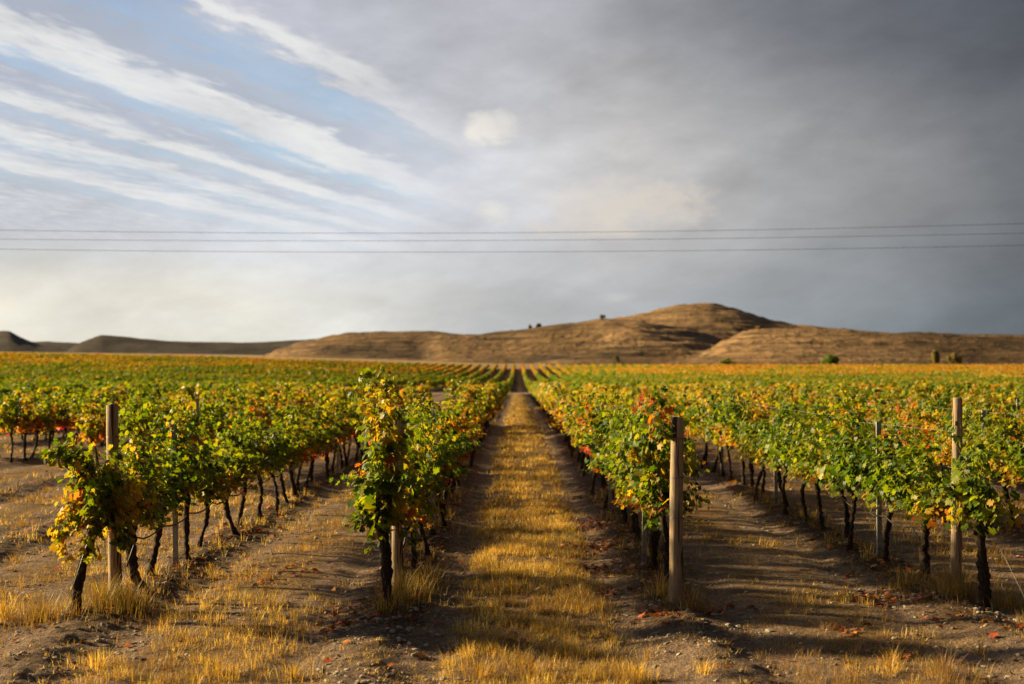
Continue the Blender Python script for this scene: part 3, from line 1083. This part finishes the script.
def far_block(sel, nq, qs, seed):
    rng = np.random.default_rng(seed)
    X0, Y0 = sel[:, 2], sel[:, 1]
    n = len(sel)
    Z0 = tz(X0, Y0, False)
    hgt = (1.42 - 0.06 * smooth(0, 10, -X0)) * rng.uniform(0.80, 1.17, n) + 0.22 * (fbm(X0 / 5, Y0 / 5, 90) - .5)
    wid = rng.uniform(0.20, 0.33, n) * np.where(Y0 > 190, 0.85, 1.0)
    i = np.repeat(np.arange(n), nq)
    m_ = len(i)
    # points on a lumpy hedge-like shell round each vine
    zz = 0.62 + (hgt[i] - 0.62) * rng.random(m_) ** 0.62
    th = rng.uniform(-1, 1, m_)
    yy = rng.uniform(-0.62, 0.62, m_)
    prof = np.sqrt(np.clip(1 - ((zz - 1.0) / (hgt[i] - 0.98)) ** 2, 0.05, 1))
    sx = np.sign(th) * (1 - np.abs(th) ** 3 * 0.6)
    P = np.column_stack([X0[i] + wid[i] * prof * sx + rng.normal(0, .05, m_), Y0[i] + yy, Z0[i] + zz + rng.normal(0, .05, m_)])
    N = np.column_stack([sx * 0.8, rng.normal(0, .1, m_), 0.35 + (zz - 1.0)]) + rng.normal(0, .45, (m_, 3))
    T = np.column_stack([sx * 0.3, np.zeros(m_), np.full(m_, -.8)]) + rng.normal(0, .5, (m_, 3))
    N /= np.linalg.norm(N, axis=1, keepdims=True)
    T = T - N * (T * N).sum(1, keepdims=True)
    T /= np.linalg.norm(T, axis=1, keepdims=True)
    B = np.cross(T, N)
    sz = (qs * rng.uniform(0.6, 1.25, m_))[:, None]
    V = np.stack([P - T * sz * .55, P + B * sz * .5 + T * sz * 0.1, P + T * sz * .6 + B * sz * 0.08, P - B * sz * .5 + N * sz * .1], 1).reshape(-1, 3)
    Q = np.arange(m_ * 4).reshape(-1, 4)
    big = fbm(X0 / 11 + 40, Y0 / 20 + 40, 61) - 0.5
    small = rng.normal(0, 0.09, n)
    row_t = (fbm(X0 / 2.7 + 3, Y0 / 40 + 9, 71) - .5) * 0.35
    dist = 0.02 + 0.25 * smooth(260, 400, Y0) - 0.05 * smooth(60, 110, Y0) * (1 - smooth(180, 260, Y0)) + 0.12 * smooth(10, 60, X0) * smooth(200, 300, Y0)
    au = 0.26 + 1.0 * big + small + row_t + dist
    a = au[i] + 0.22 * np.clip((1.15 - zz) / .5, 0, 1) + rng.normal(0, .04, m_)
    a = np.minimum(a, 0.74)
    col = leaf_colors(m_, a, rng)
    return V, Q, np.repeat(col, 4, axis=0)


Vs, Qs, Cs = [], [], []
off = 0
for lo, hi, nq, qs, sd in ((0, 80, 330, 0.17, 1), (80, 150, 170, 0.22, 2), (150, 260, 90, 0.30, 3), (260, 1e9, 55, 0.38, 4)):
    s = fv[(fv[:, 1] >= lo) & (fv[:, 1] < hi)]
    if not len(s):
        continue
    V, Q, c = far_block(s, nq, qs, sd)
    Vs.append(V); Qs.append(Q + off); Cs.append(c)
    off += len(V)
me = mesh_np('vineyard_rows', np.concatenate(Vs), np.concatenate(Qs), M['leaf_far'], np.concatenate(Cs), False)
far_o = link('vineyard_rows', me)
tag(far_o, 'distant green, yellow and orange vineyard rows receding to the foot of the hills', 'vineyard', kind='stuff')
# their trunks, out to where they can still be made out
s = fv[fv[:, 1] < 150]
parts = []
n = len(s)
X0, Y0 = s[:, 2], s[:, 1]
Z0 = tz(X0, Y0, False)
lx, ly = rng.uniform(-.1, .1, n), rng.uniform(-.12, .12, n)
r_ = 0.035
an = np.arange(5) * 2 * math.pi / 5
rings = []
for t in (0, .5, 1):
    cx, cy = X0 + lx * (1 - t), Y0 + ly * (1 - t) + 0.03 * math.sin(3 * t)
    rings.append(np.stack([cx[:, None] + r_ * np.cos(an), cy[:, None] + r_ * np.sin(an), (Z0 - .05 + t * .92)[:, None] + 0 * an], -1))
V = np.stack(rings, 1).reshape(n, 15, 3)
q = np.array([(a * 5 + k, a * 5 + (k + 1) % 5, (a + 1) * 5 + (k + 1) % 5, (a + 1) * 5 + k) for a in (0, 1) for k in range(5)])
F = (q[None] + (np.arange(n) * 15)[:, None, None]).reshape(-1, 4)
link('trunks', mesh_np('vineyard_trunks', V.reshape(-1, 3), F, M['bark'], None, True), far_o)['kind'] = 'stuff'


# ------------------------------------------------------------------ end posts
def end_post(x, y, h, r0, r1, label, seed, lean=(0, 0)):
    rs = random.Random(seed)
    root = bpy.data.objects.new('wooden_post', None)
    root.empty_display_size = .1
    C.objects.link(root)
    z = float(tz(x, y))
    root.location = (x, y, z)
    tag(root, label, 'post', 'wooden end posts of the rows')
    pts, rad = [], []
    for i in range(15):
        t = i / 14
        pts.append((lean[0] * t + 0.006 * math.sin(4 * t + seed), lean[1] * t, -0.12 + (h + 0.12) * t))
        rad.append((r0 * (1 - t) + r1 * t) * (1 + 0.025 * math.sin(7 * t + seed)))
    rad[-1] *= 0.80
    pts[-2] = (pts[-2][0], pts[-2][1], pts[-1][2] - 0.012)
    V, Q_, T_ = tube(pts, rad, 22, True, 0.022, rs)
    V, F = join([(V, Q_, T_)])
    link('shaft', mesh_np('post_shaft', V, F, M['post'], None, True), root)
    # turns of wire twisted round the post at the wire heights
    for hh in (0.83, 1.22, 1.6):
        if hh > h - .06:
            continue
        t = hh / h
        cx, cy = lean[0] * t, lean[1] * t
        rr = (r0 * (1 - t) + r1 * t) + 0.004
        loop = [(cx + rr * math.cos(a), cy + rr * math.sin(a), hh + 0.006 * a / 6) for a in np.linspace(0, 4 * math.pi, 41)]
        V, F = join([tube(loop, 0.0028, 5, False)])
        link('wire_wrap', mesh_np('wire_wrap', V, F, M['wire'], None, True), root)
    return root


end_post(-3.95, 13.95, 1.93, 0.066, 0.056, 'weathered wooden post at the end of the leftmost row, its dark top bare', 1, (-.03, 0))
end_post(-1.22, 14.35, 1.76, 0.062, 0.055, 'greyish wooden post half hidden in the tall vine left of the grass aisle', 2, (0.02, 0))
end_post(1.55, 13.95, 1.82, 0.072, 0.060, 'thick pale wooden post standing clear at the row end right of the grass aisle', 3, (0.01, 0))
end_post(4.55, 14.8, 2.01, 0.058, 0.050, 'slim brown wooden post at right, taller than the leaves beside it', 4, (0.01, 0))

# ------------------------------------------------------------------ steel stakes along the rows
STK = {}


def stake_mesh(h):
    key = round(h, 2)
    if key in STK:
        return STK[key]
    a, t_ = 0.028, 0.004
    # a folded open C profile
    prof = [(-a, -a * .6), (a, -a * .6), (a, a * .6), (a - .012, a * .6), (a - .012, a * .6 - t_), (a - t_, a * .6 - t_), (a - t_, -a * .6 + t_), (-a + t_, -a * .6 + t_),
            (-a + t_, a * .6 - t_), (-a + .012, a * .6 - t_), (-a + .012, a * .6), (-a, a * .6)]
    n = len(prof)
    V = [(x, y, -0.1) for x, y in prof] + [(x, y, h) for x, y in prof]
    Q_ = np.array([(i, (i + 1) % n, n + (i + 1) % n, n + i) for i in range(n)])
    cap = np.array([list(range(n, 2 * n))])
    STK[key] = mesh_np('stake_profile', np.array(V), [Q_, cap], M['steel'], None, False)
    return STK[key]


def clip_mesh():
    V, F = join([tube([(-.03, -.024, 0), (-.034, 0, 0.004), (-.03, .024, 0)], 0.003, 5, True), tube([(.03, -.024, 0), (.034, 0, 0.004), (.03, .024, 0)], 0.003, 5, True)])
    return mesh_np('wire_clip', V, F, M['wire'], None, True)


CLIP = clip_mesh()
SY = {-2: [16.3, 24.9, 31.0], -1: [20.2, 26.6, 33.0], 0: [16.6, 22.6, 28.6], 1: [17.05, 23.4, 29.6], 2: [21.2, 27.4, 33.6], -3: [29.5, 36.0], 3: [27.5, 34.0]}
for k, ys in SY.items():
    for j, y in enumerate(ys):
        x = row_x(k) + (0.08 if k == 1 and j == 0 else 0) + (0.02 if k else -0.03)
        o = link('steel_stake', stake_mesh(1.62 if j == 0 else 1.46))
        o.location = (x, y, float(tz(x, y)))
        o.rotation_euler = (R(random.uniform(-1.2, 1.2)), R(random.uniform(-1.2, 1.2)), 0)
        tag(o, '%s grey steel stake from the front in the %s' % (ordw(j + 1), rowname(k)), 'stake', 'steel stakes in the vine rows')
        if k in (-2, -1, 0, 1) and j < 2:
            for hh in (0.86, 1.24, 1.42):
                link('clip', CLIP, o, (0, 0, hh))

# ------------------------------------------------------------------ trellis wires and drip hoses (each runs the length of its row)
PSTART = {-2: (-3.98, 13.95), -1: (-1.21, 14.35), 0: (1.555, 13.95), 1: (4.555, 14.8), 2: (6.94, 17.0)}
for k, (px_, py_) in PSTART.items():
    for hn, hh in (('lowest', 0.83), ('middle', 1.22), ('top', 1.6)):
        pts = []
        for y in np.concatenate([[py_], np.arange(py_ + 3, 60, 3.0)]):
            x = px_ if y == py_ else row_x(k) + 0.02
            pts.append((x + (0.07 if y == py_ else 0), y, float(tz(x, y, False)) + hh + 0.05 + 0.01 * math.sin(y)))
        V, F = join([tube(pts, 0.0022, 5, False)])
        o = link('trellis_wire', mesh_np('trellis_wire', V, F, M['wire'], None, True))
        tag(o, '%s of the three thin trellis wires along the %s' % (hn, rowname(k)), 'wire', 'trellis wires')
for k, (px_, py_) in PSTART.items():
    rs = random.Random(60 + k)
    pts = []
    y = py_ + 0.2
    vk = sorted(v[1] for v in near_v if v[0] == k and v[1] < 48)
    vk = [v for v in vk if v > py_]
    pts.append((row_x(k) + 0.05, vk[0] - 0.35, float(tz(row_x(k), vk[0], False)) + 0.36 if k == -2 else float(tz(row_x(k), vk[0], False)) + .5))
    for a, b_ in zip(vk[:-1], vk[1:]):
        for t in (0, .25, .5, .75):
            yy = a + (b_ - a) * t
            sag = 0.20 * t * (1 - t)
            pts.append((row_x(k) + 0.055, yy, float(tz(row_x(k), yy, False)) + 0.60 - sag + rs.uniform(-.01, .01)))
    V, F = join([tube(pts, 0.0095, 6, True)])
    o = link('drip_hose', mesh_np('drip_hose', V, F, M['hose'], None, True))
    tag(o, 'black drip hose sagging between the trunks of the %s' % rowname(k), 'hose', 'drip irrigation hoses')


def stay(p0, p1, label, r=0.0035):
    V, F = join([tube([p0, ((p0[0] + p1[0]) / 2 + .004, (p0[1] + p1[1]) / 2, (p0[2] + p1[2]) / 2 - .01), p1], r, 5, True),
                 tube([(p1[0], p1[1], p1[2] + 0.06), (p1[0] + .02, p1[1], p1[2] + 0.03), (p1[0], p1[1], p1[2] - .1)], 0.006, 6, True)])
    o = link('stay_wire', mesh_np('stay_wire', V, F, M['wire'], None, True))
    tag(o, label, 'wire', 'stay wires of the end posts')


stay((4.60, 14.75, 1.25), (4.72, 12.9, float(tz(4.72, 12.9))), 'long slack stay wire slanting down right of the slim brown post', 0.0022)
stay((-1.28, 14.3, 1.3), (-1.36, 13.4, float(tz(-1.36, 13.4))), 'stay wire running down beside the dark trunk left of the grass aisle', 0.003)
stay((-4.0, 13.9, 1.3), (-4.15, 12.95, float(tz(-4.15, 12.95))), 'stay wire at the leftmost wooden post, mostly behind leaves', 0.003)


# ------------------------------------------------------------------ overhead power cables and the poles that carry them, outside the frame
PD = 95.0


def cable_pts(yl, ym, yr, d):
    xl, xm, xr = (0 - 518) / FPX * d, (512 - 518) / FPX * d, (1024 - 518) / FPX * d
    hs = [(360 - v) / FPX * d + CAM_H for v in (yl, ym, yr)]
    co_ = np.polyfit([xl, xm, xr], hs, 2)
    return [(x, d, float(np.polyval(co_, x))) for x in np.linspace(-62, 58, 41)]


for nm, (a, b_, c_, d) in {'uppermost': (229.7, 232.6, 223.5, PD), 'middle': (238.8, 240.2, 233.2, PD + 1.2), 'lowest': (248.8, 251.8, 245.3, PD + .4)}.items():
    pts = cable_pts(a, b_, c_, d)
    V, F = join([tube(pts, 0.0125, 6, True)])
    o = link('power_cable', mesh_np('power_cable', V, F, M['cable'], None, True))
    tag(o, '%s of the three thin dark power cables crossing the sky' % nm, 'power cable', 'overhead power cables')


# ------------------------------------------------------------------ shrubs and small trees on and below the hills
def hill_z(px, D):
    i = int(np.argmin(np.abs(hA[:, 0] - px)))
    j = int(np.argmin(np.abs(hD[0] - D)))
    return max(float(hZ[i, j]), float(tz((px - 518) / FPX * D, D)))


def bush(px, D, wpx, hpx, col, label, name, cat, seed, trunk_h=0.25):
    rng = np.random.default_rng(seed)
    rs = random.Random(seed)
    W, H = wpx * D / FPX / 2, hpx * D / FPX
    x = (px - 518) / FPX * D
    root = bpy.data.objects.new(name, None)
    C.objects.link(root)
    root.location = (x, D, hill_z(px, D) - (0.7 if D > 500 else 0.1))
    tag(root, label, cat, 'shrubs and trees below and on the hills')
    nl = 5
    cs = np.column_stack([rng.uniform(-.6, .6, nl) * W, rng.uniform(-.5, .5, nl) * W, H * rng.uniform(.25, .70, nl)])
    cs[0] = (0, 0, H * .65)
    rr = np.column_stack([W * rng.uniform(.35, .6, nl), W * rng.uniform(.35, .6, nl), H * rng.uniform(.26, .40, nl)])
    n = 1500
    i = rng.integers(0, nl, n)
    d = rng.normal(0, 1, (n, 3))
    d /= np.linalg.norm(d, axis=1, keepdims=True)
    P = cs[i] + d * rr[i] * (rng.uniform(.55, 1.08, (n, 1)))
    P[:, 2] = np.maximum(P[:, 2], .1)
    N = d + rng.normal(0, .5, (n, 3))
    T = rng.normal(0, 1, (n, 3))
    N /= np.linalg.norm(N, axis=1, keepdims=True)
    T = T - N * (T * N).sum(1, keepdims=True)
    T /= np.linalg.norm(T, axis=1, keepdims=True)
    B = np.cross(T, N)
    sz = (max(W, H) * 0.14 * rng.uniform(.6, 1.3, n))[:, None]
    V = np.stack([P - T * sz * .6, P + B * sz * .4, P + T * sz * .6, P - B * sz * .4], 1).reshape(-1, 3)
    c = np.array(col)[None] * rng.uniform(.6, 1.35, (n, 1)) * (1 + rng.normal(0, .08, (n, 3)))
    link('crown', mesh_np('crown', V, np.arange(4 * n).reshape(-1, 4), M['leaf_far'], np.repeat(np.clip(c, 0, 1), 4, axis=0), False), root)
    parts = [tube([(0, 0, -.3), (0.02 * W, 0, H * trunk_h), (0, 0, H * .55)], [W * .09, W * .07, W * .04], 8, True, .1, rs)]
    for q in cs[1:]:
        parts.append(tube([(0, 0, H * trunk_h), tuple(q * .6 + np.array([0, 0, H * .1])), tuple(q)], [W * .05, W * .035, W * .015], 6, True))
    V, F = join(parts)
    link('trunk', mesh_np('trunk', V, F, M['bark'], None, True), root)


GB = (0.10, 0.15, 0.03)
bush(829, 470, 20, 14, (0.10, 0.17, 0.02), 'round bright green bush at the vineyard edge, right of the peak', 'bush', 'bush', 1)
bush(727, 470, 18, 10, (0.12, 0.17, 0.03), 'low flat green bush at the vineyard edge under the peak', 'bush', 'bush', 2)
bush(935, 475, 9, 15, (0.24, 0.21, 0.08), 'tall yellow-green shrub at the vineyard edge far right, left of its pair', 'bush', 'bush', 3)
bush(953, 475, 13, 13, (0.24, 0.20, 0.08), 'straggly yellow-green shrub, right one of the pair under the ridge', 'bush', 'bush', 4)
bush(617, 640, 6, 7, (0.11, 0.14, 0.04), 'single small green bush low on the brown hillside', 'bush', 'bush', 5)
bush(602, 925, 7, 5, (0.13, 0.12, 0.06), 'small dark tree on the crest left of the peak', 'small_tree', 'tree', 6)
bush(530, 925, 4, 5, (0.14, 0.12, 0.07), 'left of two tiny trees on the crest over the aisle', 'small_tree', 'tree', 7)
bush(538, 925, 7, 5, (0.15, 0.13, 0.08), 'right and wider of two tiny trees on the crest over the aisle', 'small_tree', 'tree', 8)
bush(757, 715, 8, 5, (0.22, 0.14, 0.04), 'orange-leaved small tree on the shoulder right of the peak', 'small_tree', 'tree', 9)
bush(788, 715, 3, 3, (0.06, 0.05, 0.03), 'small dark shrub on the flat shoulder right of the peak', 'bush', 'bush', 10)
bush(362, 1040, 3, 3, (0.05, 0.045, 0.03), 'lone dark tree on the flat hilltop at left', 'small_tree', 'tree', 11)


# ------------------------------------------------------------------ dry grass, fallen leaves, pebbles
def blades(P, H, W, rng, a):
    n = len(P)
    dirv = np.column_stack([np.cos(a), np.sin(a), np.zeros(n)])
    side = np.column_stack([-np.sin(a), np.cos(a), np.zeros(n)])
    b1 = np.where(H < .045, H * rng.uniform(1, 3.0, n), H * (0.1 + 1.1 * rng.random(n) ** 1.4))[:, None]
    Wc = W[:, None]
    base = P - np.array([0, 0, .01])
    midp = P + dirv * b1 * .35 + np.array([0, 0, 1]) * (H * .55)[:, None]
    tip = P + dirv * b1 + np.array([0, 0, 1]) * (H * rng.uniform(.85, 1, n))[:, None]
    V = np.stack([base - side * Wc / 2, base + side * Wc / 2, midp + side * Wc * .35, midp - side * Wc * .35, tip], 1).reshape(-1, 3)
    o_ = (np.arange(n) * 5)[:, None]
    Q_ = o_ + np.array([[0, 1, 2, 3]])
    T_ = o_ + np.array([[3, 2, 4]])
    return V, Q_, T_


rng = np.random.default_rng(33)
GP, GH, GW, GA = [], [], [], []


def scatter(n, x0, x1, y0, y1, keep, h0, h1, wid, per=9):
    """tussocks: each centre carries several blades that lean outwards"""
    nc = n // per
    X = rng.uniform(x0, x1, nc)
    u = rng.random(nc)
    Y = 1 / ((1 - u) / y0 + u / y1) if y1 / y0 > 2.2 else rng.uniform(y0, y1, nc)
    ok = rng.random(nc) < keep(X, Y)
    X, Y = X[ok], Y[ok]
    nc = len(X)
    hs = rng.uniform(0.55, 1.25, nc) * (0.5 + 1.0 * fbm(X * 2, Y * 2, 15))
    X, Y, hs = np.repeat(X, per), np.repeat(Y, per), np.repeat(hs, per)
    m_ = len(X)
    a = rng.uniform(0, 2 * math.pi, m_)
    r = np.abs(rng.normal(0, 0.030, m_)) * np.clip(Y / 14, 1, 3)
    GP.append(np.column_stack([X + r * np.cos(a), Y + r * np.sin(a), tz(X, Y)]))
    GH.append(rng.uniform(h0, h1, m_) * hs)
    GW.append(wid * np.clip(Y / 14, 0.8, 5) * rng.uniform(.6, 1.3, m_))
    GA.append(a + rng.normal(0, .5, m_))


def k_central(X, Y):
    p = fbm(X * 3.4, Y * 2.2, 25)
    d = np.abs(X - 0.14)
    return (1 - smooth(0.5, 0.85, d + 0.35 * (fbm(X * 3, Y * 3, 27) - .5))) * (0.03 + 0.9 * smooth(0.46, 0.62, p) + 0.25 * smooth(.5, .7, fbm(X * 7, Y * 5, 88)))


def k_aisles(X, Y):
    d = aisle(X)
    p = fbm(X * 0.9, Y * 0.6, 28)
    q_ = fbm(X * 5, Y * 4, 29)
    return (1 - smooth(0.45, 1.05, d)) * smooth(0.34, 0.56, p) * smooth(.38, .58, q_) * (np.abs(X - .14) > 1.2) * np.where((X > 1.3) & (X < 7), 0.65, 1.25)


def k_under(X, Y):
    d = aisle(X)
    q_ = fbm(X * 3, Y * 2, 30)
    return smooth(0.95, 1.25, d) * smooth(.42, .66, q_)


scatter(170000, -0.9, 1.15, 9.6, 24, k_central, .03, .11, .0034)
scatter(90000, -1.0, 1.25, 20, 176, k_central, .06, .13, .0045)
scatter(420000, -11, 11, 9.6, 26, k_aisles, .035, .13, .0036)
scatter(160000, -30, 30, 22, 90, k_aisles, .06, .14, .006)
scatter(90000, -11, 11, 13.3, 26, k_under, .06, .18, .004)
scatter(60000, -30, 30, 24, 70, k_under, .06, .2, .006)


def tuft(x, y, r, n, h0, h1, w_=.0042):
    a = rng.uniform(0, 2 * math.pi, n)
    q_ = np.abs(rng.normal(0, r, n))
    X, Y = x + q_ * np.cos(a), y + q_ * np.sin(a)
    GP.append(np.column_stack([X, Y, tz(X, Y)]))
    GH.append(rng.uniform(h0, h1, n) * np.clip(1.15 - q_ / (2.6 * r), .35, 1.1))
    GW.append(w_ * rng.uniform(.7, 1.3, n))
    GA.append(a + rng.normal(0, .7, n))


# tall tufts round the row ends
for (x, y, r, n, h0, h1) in [(-4.0, 13.7, .28, 700, .14, .40), (-4.4, 13.2, .35, 600, .12, .34), (-3.7, 13.6, .25, 500, .14, .38), (-4.8, 13.3, .3, 350, .10, .30),
                             (-1.15, 14.0, .16, 380, .14, .36), (-1.22, 13.4, .14, 200, .10, .26), (-.95, 15.2, .18, 260, .12, .34), (-1.0, 14.6, .2, 240, .10, .26),
                             (1.42, 14.3, .16, 200, .12, .30), (1.62, 13.6, .14, 170, .12, .34), (1.75, 13.5, .12, 90, .1, .3),
                             (4.55, 14.7, .22, 520, .16, .42), (4.35, 14.3, .26, 380, .12, .34), (4.8, 14.0, .24, 320, .12, .36), (4.1, 15.0, .2, 240, .1, .3),
                             (3.25, 10.9, .10, 130, .12, .26), (4.15, 10.8, .12, 130, .12, .26), (2.95, 11.3, .08, 60, .08, .18), (-2.3, 10.9, .2, 200, .08, .2),
                             (-0.3, 10.9, .25, 300, .08, .19), (0.9, 10.75, .12, 220, .1, .22), (0.1, 10.85, .2, 280, .08, .2), (-1.7, 10.8, .2, 220, .07, .18),
                             (-3.3, 11.2, .2, 200, .08, .2), (2.3, 13.1, .12, 60, .06, .13)]:
    tuft(x, y, r, n, h0, h1)
for j in range(70):
    x = rng.uniform(-9, 9)
    y = rng.uniform(10.2, 30)
    if not in_view(x, y, 0):
        continue
    tuft(x, y, rng.uniform(.05, .14), int(rng.uniform(30, 110)), .06, rng.uniform(.14, .24))
# straw and stubble lying nearly flat everywhere
scatter(150000, -11, 11, 9.6, 26, lambda X, Y: 0.15 + 0.6 * smooth(.4, .65, fbm(X * 1.7, Y * 1.2, 39)), .015, .05, .0045)
GP = np.concatenate(GP); GH = np.concatenate(GH); GW = np.concatenate(GW); GA = np.concatenate(GA)
ok = np.abs(GP[:, 0]) < 0.40 * GP[:, 1] + 1.0
GP, GH, GW, GA = GP[ok], GH[ok], GW[ok], GA[ok]
V, Q_, T_ = blades(GP, GH, GW, rng, GA)
n = len(GP)
pal = np.array([(0.64, 0.43, 0.13), (0.52, 0.33, 0.09), (0.74, 0.60, 0.30), (0.36, 0.21, 0.07), (0.66, 0.40, 0.08), (0.22, 0.14, 0.055)])
c = pal[rng.integers(0, len(pal), n)] * rng.uniform(.75, 1.15, (n, 1))
gr = rng.random(n) < 0.05 + 0.10 * (fbm(GP[:, 0] * .8, GP[:, 1] * .5, 35) > .58)
pt = fbm(GP[:, 0] * 1.4, GP[:, 1] * .9, 53)
pt2 = fbm(GP[:, 0] * 6, GP[:, 1] * 5, 57)
old = (rng.random(n) < smooth(.40, .62, pt) * .75 + .28 * smooth(1.2, 1.8, np.abs(GP[:, 0] - .14)))
c[old] = np.array([0.28, 0.17, 0.075]) * rng.uniform(.6, 1.4, (int(old.sum()), 1))
c = c * (0.55 + 0.9 * pt2)[:, None]
c[gr] = np.array([0.17, 0.19, 0.04])
me = mesh_np('dry_grass', V, [Q_, T_], M['grass'], np.repeat(c, 5, axis=0), False)
tag(link('dry_grass', me), 'golden dry grass growing along the aisles and round the row ends', 'grass', kind='stuff')
print('grass blades', n, 'vines', len(vines), 'near end', NEAR_END)

# fallen leaves
n = 36000
u = rng.random(n)
Y = 1 / ((1 - u) / 10.0 + u / 48.0)
X = rng.uniform(-14, 14, n)
pick = (0.03 + 0.9 * smooth(0.75, 1.2, aisle(X)) * smooth(12.0, 14, Y)) * smooth(.42, .68, fbm(X * 1.6, Y * 1.1, 37)) * 1.3 + 0.02
ok = (rng.random(n) < pick) & (np.abs(X) < .4 * Y + 1)
X, Y = X[ok], Y[ok]
# drifts the photo shows
for (x, y, r, m_) in [(0.95, 16.5, .22, 46), (0.90, 14.9, .18, 30), (1.0, 18.5, .3, 50), (1.05, 21, .3, 50), (-1.55, 13.6, .2, 26), (-.15, 12.2, .12, 10), (3.6, 14.4, .18, 34), (1.25, 13.4, .12, 14), (-2.6, 16, .4, 20),
                    (0.62, 12.5, .12, 10), (1.9, 13.8, .2, 14), (-1.6, 12.9, .2, 18), (-.5, 12.0, .1, 6), (2.9, 12.6, .1, 8), (3.1, 11.6, .1, 8)]:
    X = np.concatenate([X, rng.normal(x, r * .8, m_ * 3)])
    Y = np.concatenate([Y, rng.normal(y, r * 1.3, m_ * 3)])
n = len(X)
P = np.column_stack([X, Y, tz(X, Y) + rng.uniform(.006, .035, n)])
N = np.column_stack([rng.normal(0, .35, n), rng.normal(0, .35, n), np.ones(n)])
T = rng.normal(0, 1, (n, 3))
V, F = place_leaves(P, N, T, 0.082 * rng.uniform(.35, 1.15, n), (TM0[0] * np.array([1, 1, 1.8]), TM0[1]))
pal = np.array([(0.42, 0.10, 0.02), (0.34, 0.06, 0.015), (0.24, 0.11, 0.05), (0.46, 0.18, 0.03), (0.19, 0.10, 0.055), (0.30, 0.045, 0.015), (0.16, 0.085, 0.045), (0.12, 0.06, 0.03), (0.26, 0.15, 0.07)])
c = pal[rng.integers(0, len(pal), n)] * rng.uniform(.7, 1.15, (n, 1))
me = mesh_np('fallen_leaves', V, F, M['litter'], np.repeat(c, len(TM0[0]), axis=0), True)
tag(link('fallen_leaves', me), 'red and orange fallen vine leaves scattered on the soil below the rows', 'leaves', kind='stuff')

# pebbles and clods
n = 42000
u = rng.random(n)
Y = 1 / ((1 - u) / 9.8 + u / 34.0)
X = rng.uniform(-11, 11, n)
d = aisle(X)
ok = (np.abs(X) < .4 * Y + .8) & (rng.random(n) < 0.25 + 0.75 * smooth(.5, .8, d)) & (rng.random(n) < smooth(.35, .65, fbm(X * 1.5, Y * 1.5, 47)) + .1)
X, Y = X[ok], Y[ok]
n = len(X)
g = (1 + 5 ** .5) / 2
ico = np.array([(-1, g, 0), (1, g, 0), (-1, -g, 0), (1, -g, 0), (0, -1, g), (0, 1, g), (0, -1, -g), (0, 1, -g), (g, 0, -1), (g, 0, 1), (-g, 0, -1), (-g, 0, 1)]) / 1.902
icf = np.array([(0, 11, 5), (0, 5, 1), (0, 1, 7), (0, 7, 10), (0, 10, 11), (1, 5, 9), (5, 11, 4), (11, 10, 2), (10, 7, 6), (7, 1, 8), (3, 9, 4), (3, 4, 2), (3, 2, 6), (3, 6, 8), (3, 8, 9), (4, 9, 5), (2, 4, 11), (6, 2, 10), (8, 6, 7), (9, 8, 1)])
sz = 0.005 + 0.026 * rng.random(n) ** 4.5
an = rng.uniform(0, 6.28, n)
loc = ico[None] * (1 + rng.normal(0, .16, (n, 12, 3))) * np.column_stack([sz * rng.uniform(.9, 1.6, n), sz, sz * rng.uniform(.45, .75, n)])[:, None]
ca2, sa2 = np.cos(an)[:, None], np.sin(an)[:, None]
rx = loc[..., 0] * ca2 - loc[..., 1] * sa2
ry = loc[..., 0] * sa2 + loc[..., 1] * ca2
V = np.stack([rx + X[:, None], ry + Y[:, None], loc[..., 2] + (tz(X, Y) + sz * .15)[:, None]], -1).reshape(-1, 3)
F = (icf[None] + (np.arange(n) * 12)[:, None, None]).reshape(-1, 3)
tag(link('gravel', mesh_np('gravel', V, F, M['pebble'], None, False)), 'pale pebbles and clods strewn over the wheel tracks', 'gravel', kind='stuff')
